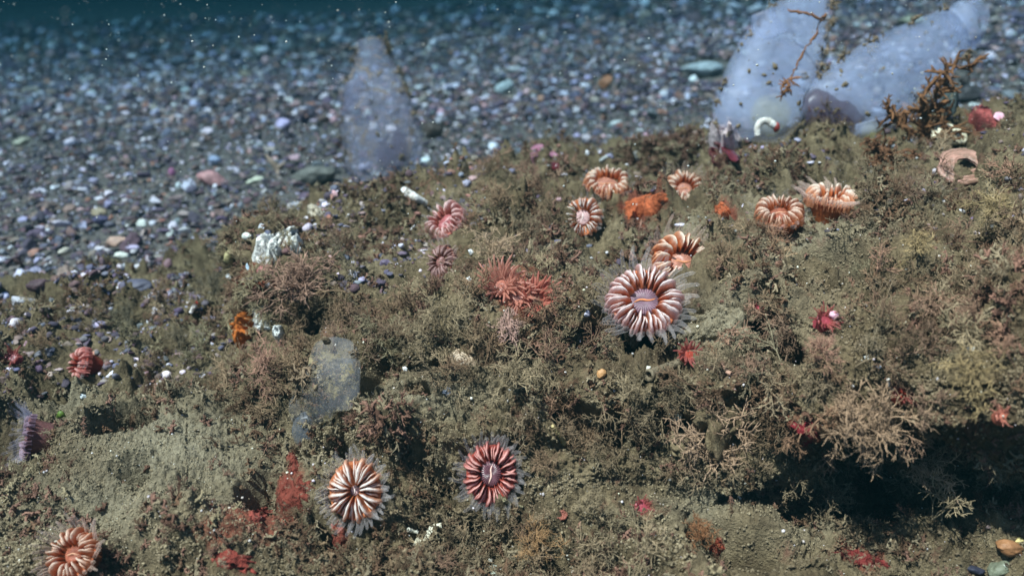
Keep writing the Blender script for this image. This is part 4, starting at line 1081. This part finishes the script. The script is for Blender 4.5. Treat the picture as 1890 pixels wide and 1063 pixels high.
shell("yellowish white oyster shell under the hydroid bush", 1752, 248, 36, (.1, .8), .3, (.50, .40, .22), (.78, .74, .60), "oyster_shell", 0, .75, .3, 0, 4, .5)
shell("pink flared shell tip beside the mottled red lump", 1846, 216, 12, (.2, .5), .3, (.60, .22, .30), (.85, .55, .60), "shell", 0, .9, .2, 0, 5, .6)
shell("half-hidden pale shell on the sunlit slope's far edge", 1884, 483, 11, (.1, .6), .8, (.6, .6, .58), (.85, .85, .83), "shell", 0, .6, .3, 0, 6, .4)

# ------------------------------------------------------------------ pebbles and chips told apart in the gravel
def stone(label, px, py, rx, ry, col, seed=1, name="pebble", ang=0, spin=0.0, cat="pebble", lift=.35, rough=.55, depth=.8):
    _, _, z, on = hit(px, py); z -= ry * (lift if on else .8) * z / FPX; (CLEAR if on else CLEARG).append((px, py, rx * 1.05, ry * 1.05))
    V, F = ICO[4]; r = np.random.default_rng(seed)
    V = V * (1 + .26 * noise(V * 1.1 + seed * 3.3)[:, None] + .12 * noise(V * 2.7 + seed)[:, None] + .05 * noise(V * 7 + seed)[:, None])
    for _ in range(5 + ang * 9):
        a = r.normal(size=3); a /= np.linalg.norm(a); V = V - np.maximum(V @ a - (.72 - .14 * ang), 0)[:, None] * a * (.9 if ang else .6)
    s = z / FPX; c, sn = math.cos(spin), math.sin(spin)
    L = V * np.array([rx, ry, (rx + ry) / 2 * depth]) * s
    L = np.stack([c * L[:, 0] - sn * L[:, 1], sn * L[:, 0] + c * L[:, 1], L[:, 2]], 1)
    Wv = L[:, :1] * RT + L[:, 1:2] * UP - L[:, 2:3] * FW
    o = link(name, mesh_np(name, Wv, F), mat_plain(name + "_skin", tuple(x * .6 for x in col), tuple(min(1, x * 1.3) for x in col), 22, rough, .5)); o.location = CAM + ray(px, py) * z
    return tag(o, label, cat)
ST = [
 ("salmon-pink pebble beside a pale blue chip on the gravel", 390, 330, 28, 15, (.48, .24, .23), 0), ("squared cream stone piece lying before the grey silted cobble", 468, 334, 22, 8, (.62, .60, .46), 1),
 ("low grey silted cobble at the boulder's back edge", 585, 326, 44, 17, (.15, .14, .12), 0), ("round white pebble by the blue-violet one near the boulder", 261, 415, 10, 9, (.75, .74, .66), 0),
 ("round white pebble close to the boulder's white corner", 456, 436, 10, 9, (.72, .74, .66), 0), ("blue and white glossy pebble in the open gravel", 396, 295, 12, 9, (.26, .30, .42), 0),
 ("flat white shell flake on the gravel, beside an ochre flake", 222, 472, 17, 10, (.66, .64, .56), 1), ("ochre pointed flake leaning near the boulder", 422, 475, 13, 20, (.34, .29, .14), 1),
 ("white button-like pebble above the brown low rock", 254, 490, 11, 9, (.76, .72, .60), 0), ("pinkish flat chip beside purple pebbles", 215, 448, 22, 13, (.52, .32, .24), 1),
 ("purple round pebble in front of the boulder", 390, 444, 16, 13, (.065, .05, .07), 0), ("maroon-purple pebble among weeds at the gravel's edge", 73, 528, 22, 14, (.09, .05, .055), 0),
 ("grey-violet smooth cobble sunk in dark weed", 258, 530, 28, 17, (.10, .095, .13), 0), ("lilac-white ragged stone at the gravel's weedy edge", 40, 556, 28, 13, (.48, .46, .50), 1),
 ("rosy purple broken pebble above the weedy edge", 310, 487, 13, 11, (.22, .12, .13), 1), ("white glinting chip leaning on orange grit", 428, 510, 11, 8, (.68, .70, .72), 1),
 ("pale blue chip stuck upright at the boulder's foot", 458, 496, 5, 13, (.45, .58, .68), 1), ("white and buff chip pile piece by the weedy edge", 120, 463, 17, 10, (.62, .54, .44), 1),
 ("whitish angular stone on the far gravel", 930, 163, 20, 15, (.50, .55, .56), 1), ("rust-orange stone on the far gravel", 1118, 152, 20, 13, (.34, .14, .07), 1),
 ("bluish white slab leaning behind the tall sea squirt", 1305, 128, 48, 22, (.36, .40, .42), 1), ("white chip in front of the bluish slab", 1280, 147, 9, 7, (.78, .82, .82), 0),
 ("pale stone above the leaning sea squirt", 1690, 45, 30, 13, (.30, .28, .20), 0), ("round dark pebble at the lilac sea squirt's side", 800, 242, 19, 16, (.07, .05, .04), 0),
 ("brown half-sunk pebble at the lilac sea squirt's foot", 712, 280, 18, 15, (.075, .055, .045), 0), ("dark weathered cobble behind the hydroid bush", 1788, 175, 24, 17, (.07, .06, .06), 0),
 ("dark brown stone perched above the weathered cobble", 1780, 148, 16, 12, (.05, .035, .03), 1), ("small round brown pebble stuck on the leaning sea squirt", 1530, 146, 13, 9, (.12, .07, .05), 0),
 ("white-rimmed pale stone chip by the weathered cobble", 1798, 195, 15, 6, (.72, .74, .72), 1), ("bright white chip lying behind the bright slope", 1884, 158, 9, 6, (.85, .88, .88), 1),
 ("blue-grey ball lying on the pale silt", 825, 722, 8, 8, (.13, .15, .19), 0), ("white ball near the striped shell on pale silt", 748, 680, 6, 6, (.75, .75, .74), 0),
 ("orange-brown round knob below the mud-brown tube", 1111, 690, 9, 9, (.45, .24, .10), 0), ("white shell chip at the mud-brown tube's mouth", 1195, 680, 9, 7, (.74, .72, .60), 1),
 ("pale lilac pebble in turf above the small red anemone", 1083, 578, 7, 6, (.55, .52, .60), 0), ("violet dull pebble set in brown turf", 711, 486, 11, 9, (.13, .10, .15), 0),
 ("white grain cluster chip by the dull shrunken coral", 870, 466, 7, 6, (.78, .80, .82), 1), ("white chip amid brown turf near the red cluster", 866, 516, 9, 7, (.78, .76, .74), 1),
 ("dark smooth stone by yellow shells on the lowest floor", 1795, 1050, 22, 8, (.025, .025, .04), 0), ("orange lump among shells on the lowest floor", 1862, 1010, 26, 14, (.30, .14, .06), 0),
 ("green-grey broad stone on the lowest floor", 1845, 1052, 26, 14, (.15, .16, .11), 0), ("yellow shell piece beyond the orange lump", 1882, 997, 10, 7, (.60, .48, .20), 1),
 ("white shell splinter leaning on the green-grey stone", 1853, 1050, 4, 12, (.66, .70, .60), 1), ("pinkish white chip on the lowest floor", 1824, 972, 6, 5, (.65, .45, .38), 1),
 ("white knob chip in the golden tuft shade", 1792, 645, 10, 7, (.62, .64, .60), 1), ("white flat chip on the sloping brow under dark growth", 1622, 677, 7, 5, (.80, .82, .80), 1),
 ("white splinter chip beside the flat one on the brow", 1598, 660, 6, 5, (.74, .74, .68), 1), ("pink bulb resting against the crimson anemone", 1540, 582, 10, 9, (.62, .34, .42), 0),
 ("white cube-like chip in the crest turf beside the tall squirt", 1608, 305, 10, 6, (.75, .76, .74), 1), ("white double chip on the gravel behind the rock crest", 1135, 228, 16, 7, (.74, .78, .76), 1),
 ("white worn chip at the foot of the lilac sea squirt", 783, 296, 11, 8, (.70, .76, .80), 1), ("white speck stone above the weed strip", 152, 732, 7, 7, (.70, .74, .74), 1),
 ("violet pebble beneath a tan pebble on the gravel", 185, 407, 14, 9, (.08, .07, .13), 0), ("tan domed pebble resting over a violet one", 184, 394, 15, 9, (.34, .26, .17), 0),
 ("magenta pebble in the open gravel", 317, 320, 8, 9, (.34, .12, .22), 0), ("white oblong chip beside the magenta pebble", 330, 342, 6, 9, (.70, .74, .76), 1),
 ("pale buff rubble stone near the frame side of the gravel", 40, 262, 24, 11, (.42, .38, .28), 1), ("white shell bit on the upper gravel", 340, 168, 13, 7, (.66, .72, .74), 1),
 ("dull pink upright stone far out on the gravel", 547, 194, 11, 13, (.34, .20, .20), 1), ("tan flat stone far out on the gravel", 453, 138, 13, 8, (.34, .25, .18), 0),
 ("bright white chip on top of the white crust plate", 512, 436, 11, 8, (.92, .90, .86), 1), ("creamy chip at the white corner knob's foot", 480, 478, 9, 11, (.90, .86, .78), 1),
 ("white worn chip beyond the loose-edged white lump", 570, 430, 12, 6, (.90, .88, .84), 1), ("white chip wedged by the hollow white ring", 478, 568, 9, 8, (.92, .90, .84), 1), ("cream knob chip between ring and orange sponge", 476, 602, 8, 9, (.90, .88, .80), 0),
]
for i, s in enumerate(ST): stone(*s[:6], seed=i + 1, ang=s[6], spin=(i * 0.7) % .8 - .4)
# a star-shaped tan shell fragment on the gravel
def starfrag():
    _, _, z, _ = hit(513, 310); mb = MB()
    c = unproj(513, 312, z - .05)
    for dx, dy, w in ((-22, -26, 7), (14, -14, 6), (2, 26, 5)):
        P = np.array([c, unproj(513 + dx * .5, 312 + dy * .5, z - .07), unproj(513 + dx, 312 + dy, z - .06)]) - c
        t = np.linspace(0, 1, 8); Q = np.stack([np.interp(t, [0, .5, 1], P[:, i]) for i in range(3)], 1)
        V, F = tube(Q, w * z / FPX * (1 - .75 * t), 8); mb.add(V, F, (.36, .25, .18))
    o = mb.build("shell_fragment", mat_tint("fragment", .6)); o.location = c
    tag(o, "tan three-pointed shell fragment on the gravel by the boulder", "shell")
starfrag()

# ------------------------------------------------------------------ grains on the rock, drifting specks
def grains():
    r = np.random.default_rng(8); mb = MB(); V, F = ICO[1]
    n = 1500; iy = r.integers(NB + 4, nv_ - 60, n); ix = r.integers(60, nu_ - 60, n)
    for a, b in zip(iy, ix):
        p = ROCK[a, b] + ROCKN[a, b] * .006; s = .0011 + .0032 * r.uniform() ** 5
        mb.add(V * s * r.uniform(.6, 1.3, 3) + p, F, np.array([.78, .77, .72]) * r.uniform(.5, 1.1) * np.array([1, r.uniform(.85, 1), r.uniform(.75, 1.05)]))
    o = mb.build("shell_grit", mat_tint("grit_white", .4, .5, 80)); o["kind"] = "stuff"
grains()
def snow():
    r = np.random.default_rng(18); mb = MB(); V, F = ICO[1]
    for k in range(1500):
        x = r.uniform(-60, 1950); y = 470 * r.uniform() ** 1.5 - 10; z = r.uniform(.8, 4.2)
        zh = hit(x, y)[2]
        if z > zh - .3: continue
        s = (.5 + 1.7 * r.uniform() ** 4) * z / FPX
        mb.add(V * s * r.uniform(.7, 1.4, 3) + unproj(x, y, z), F, np.array([.55, .55, .50]) * r.uniform(.35, 1.1))
    o = mb.build("marine_snow", mat_tint("snow_speck", .8, .1)); o["kind"] = "stuff"
snow()
build_gravel()
build_turf()
build_crumbs()

# ------------------------------------------------------------------ haze
def build_haze():
    import bmesh
    bm = bmesh.new(); bmesh.ops.create_cube(bm, size=1.0)
    m = bpy.data.meshes.new("haze"); bm.to_mesh(m); bm.free()
    o = link("haze", m); o["kind"] = "stuff"
    o.scale = (130, 85, 5.2 + 2.05); o.location = (0, 22, (2.05 - 5.2) / 2)
    mt = bpy.data.materials.new("sea_water"); mt.use_nodes = True
    t = mt.node_tree; t.nodes.clear()
    out = t.nodes.new("ShaderNodeOutputMaterial"); v = t.nodes.new("ShaderNodeVolumePrincipled")
    v.inputs["Color"].default_value = (0.0028, 0.0115, 0.0135, 1)
    v.inputs["Absorption Color"].default_value = (0.14, 0.33, 0.42, 1)
    v.inputs["Density"].default_value = 0.265
    t.links.new(v.outputs[0], out.inputs["Volume"])
    m.materials.append(mt)
build_haze()
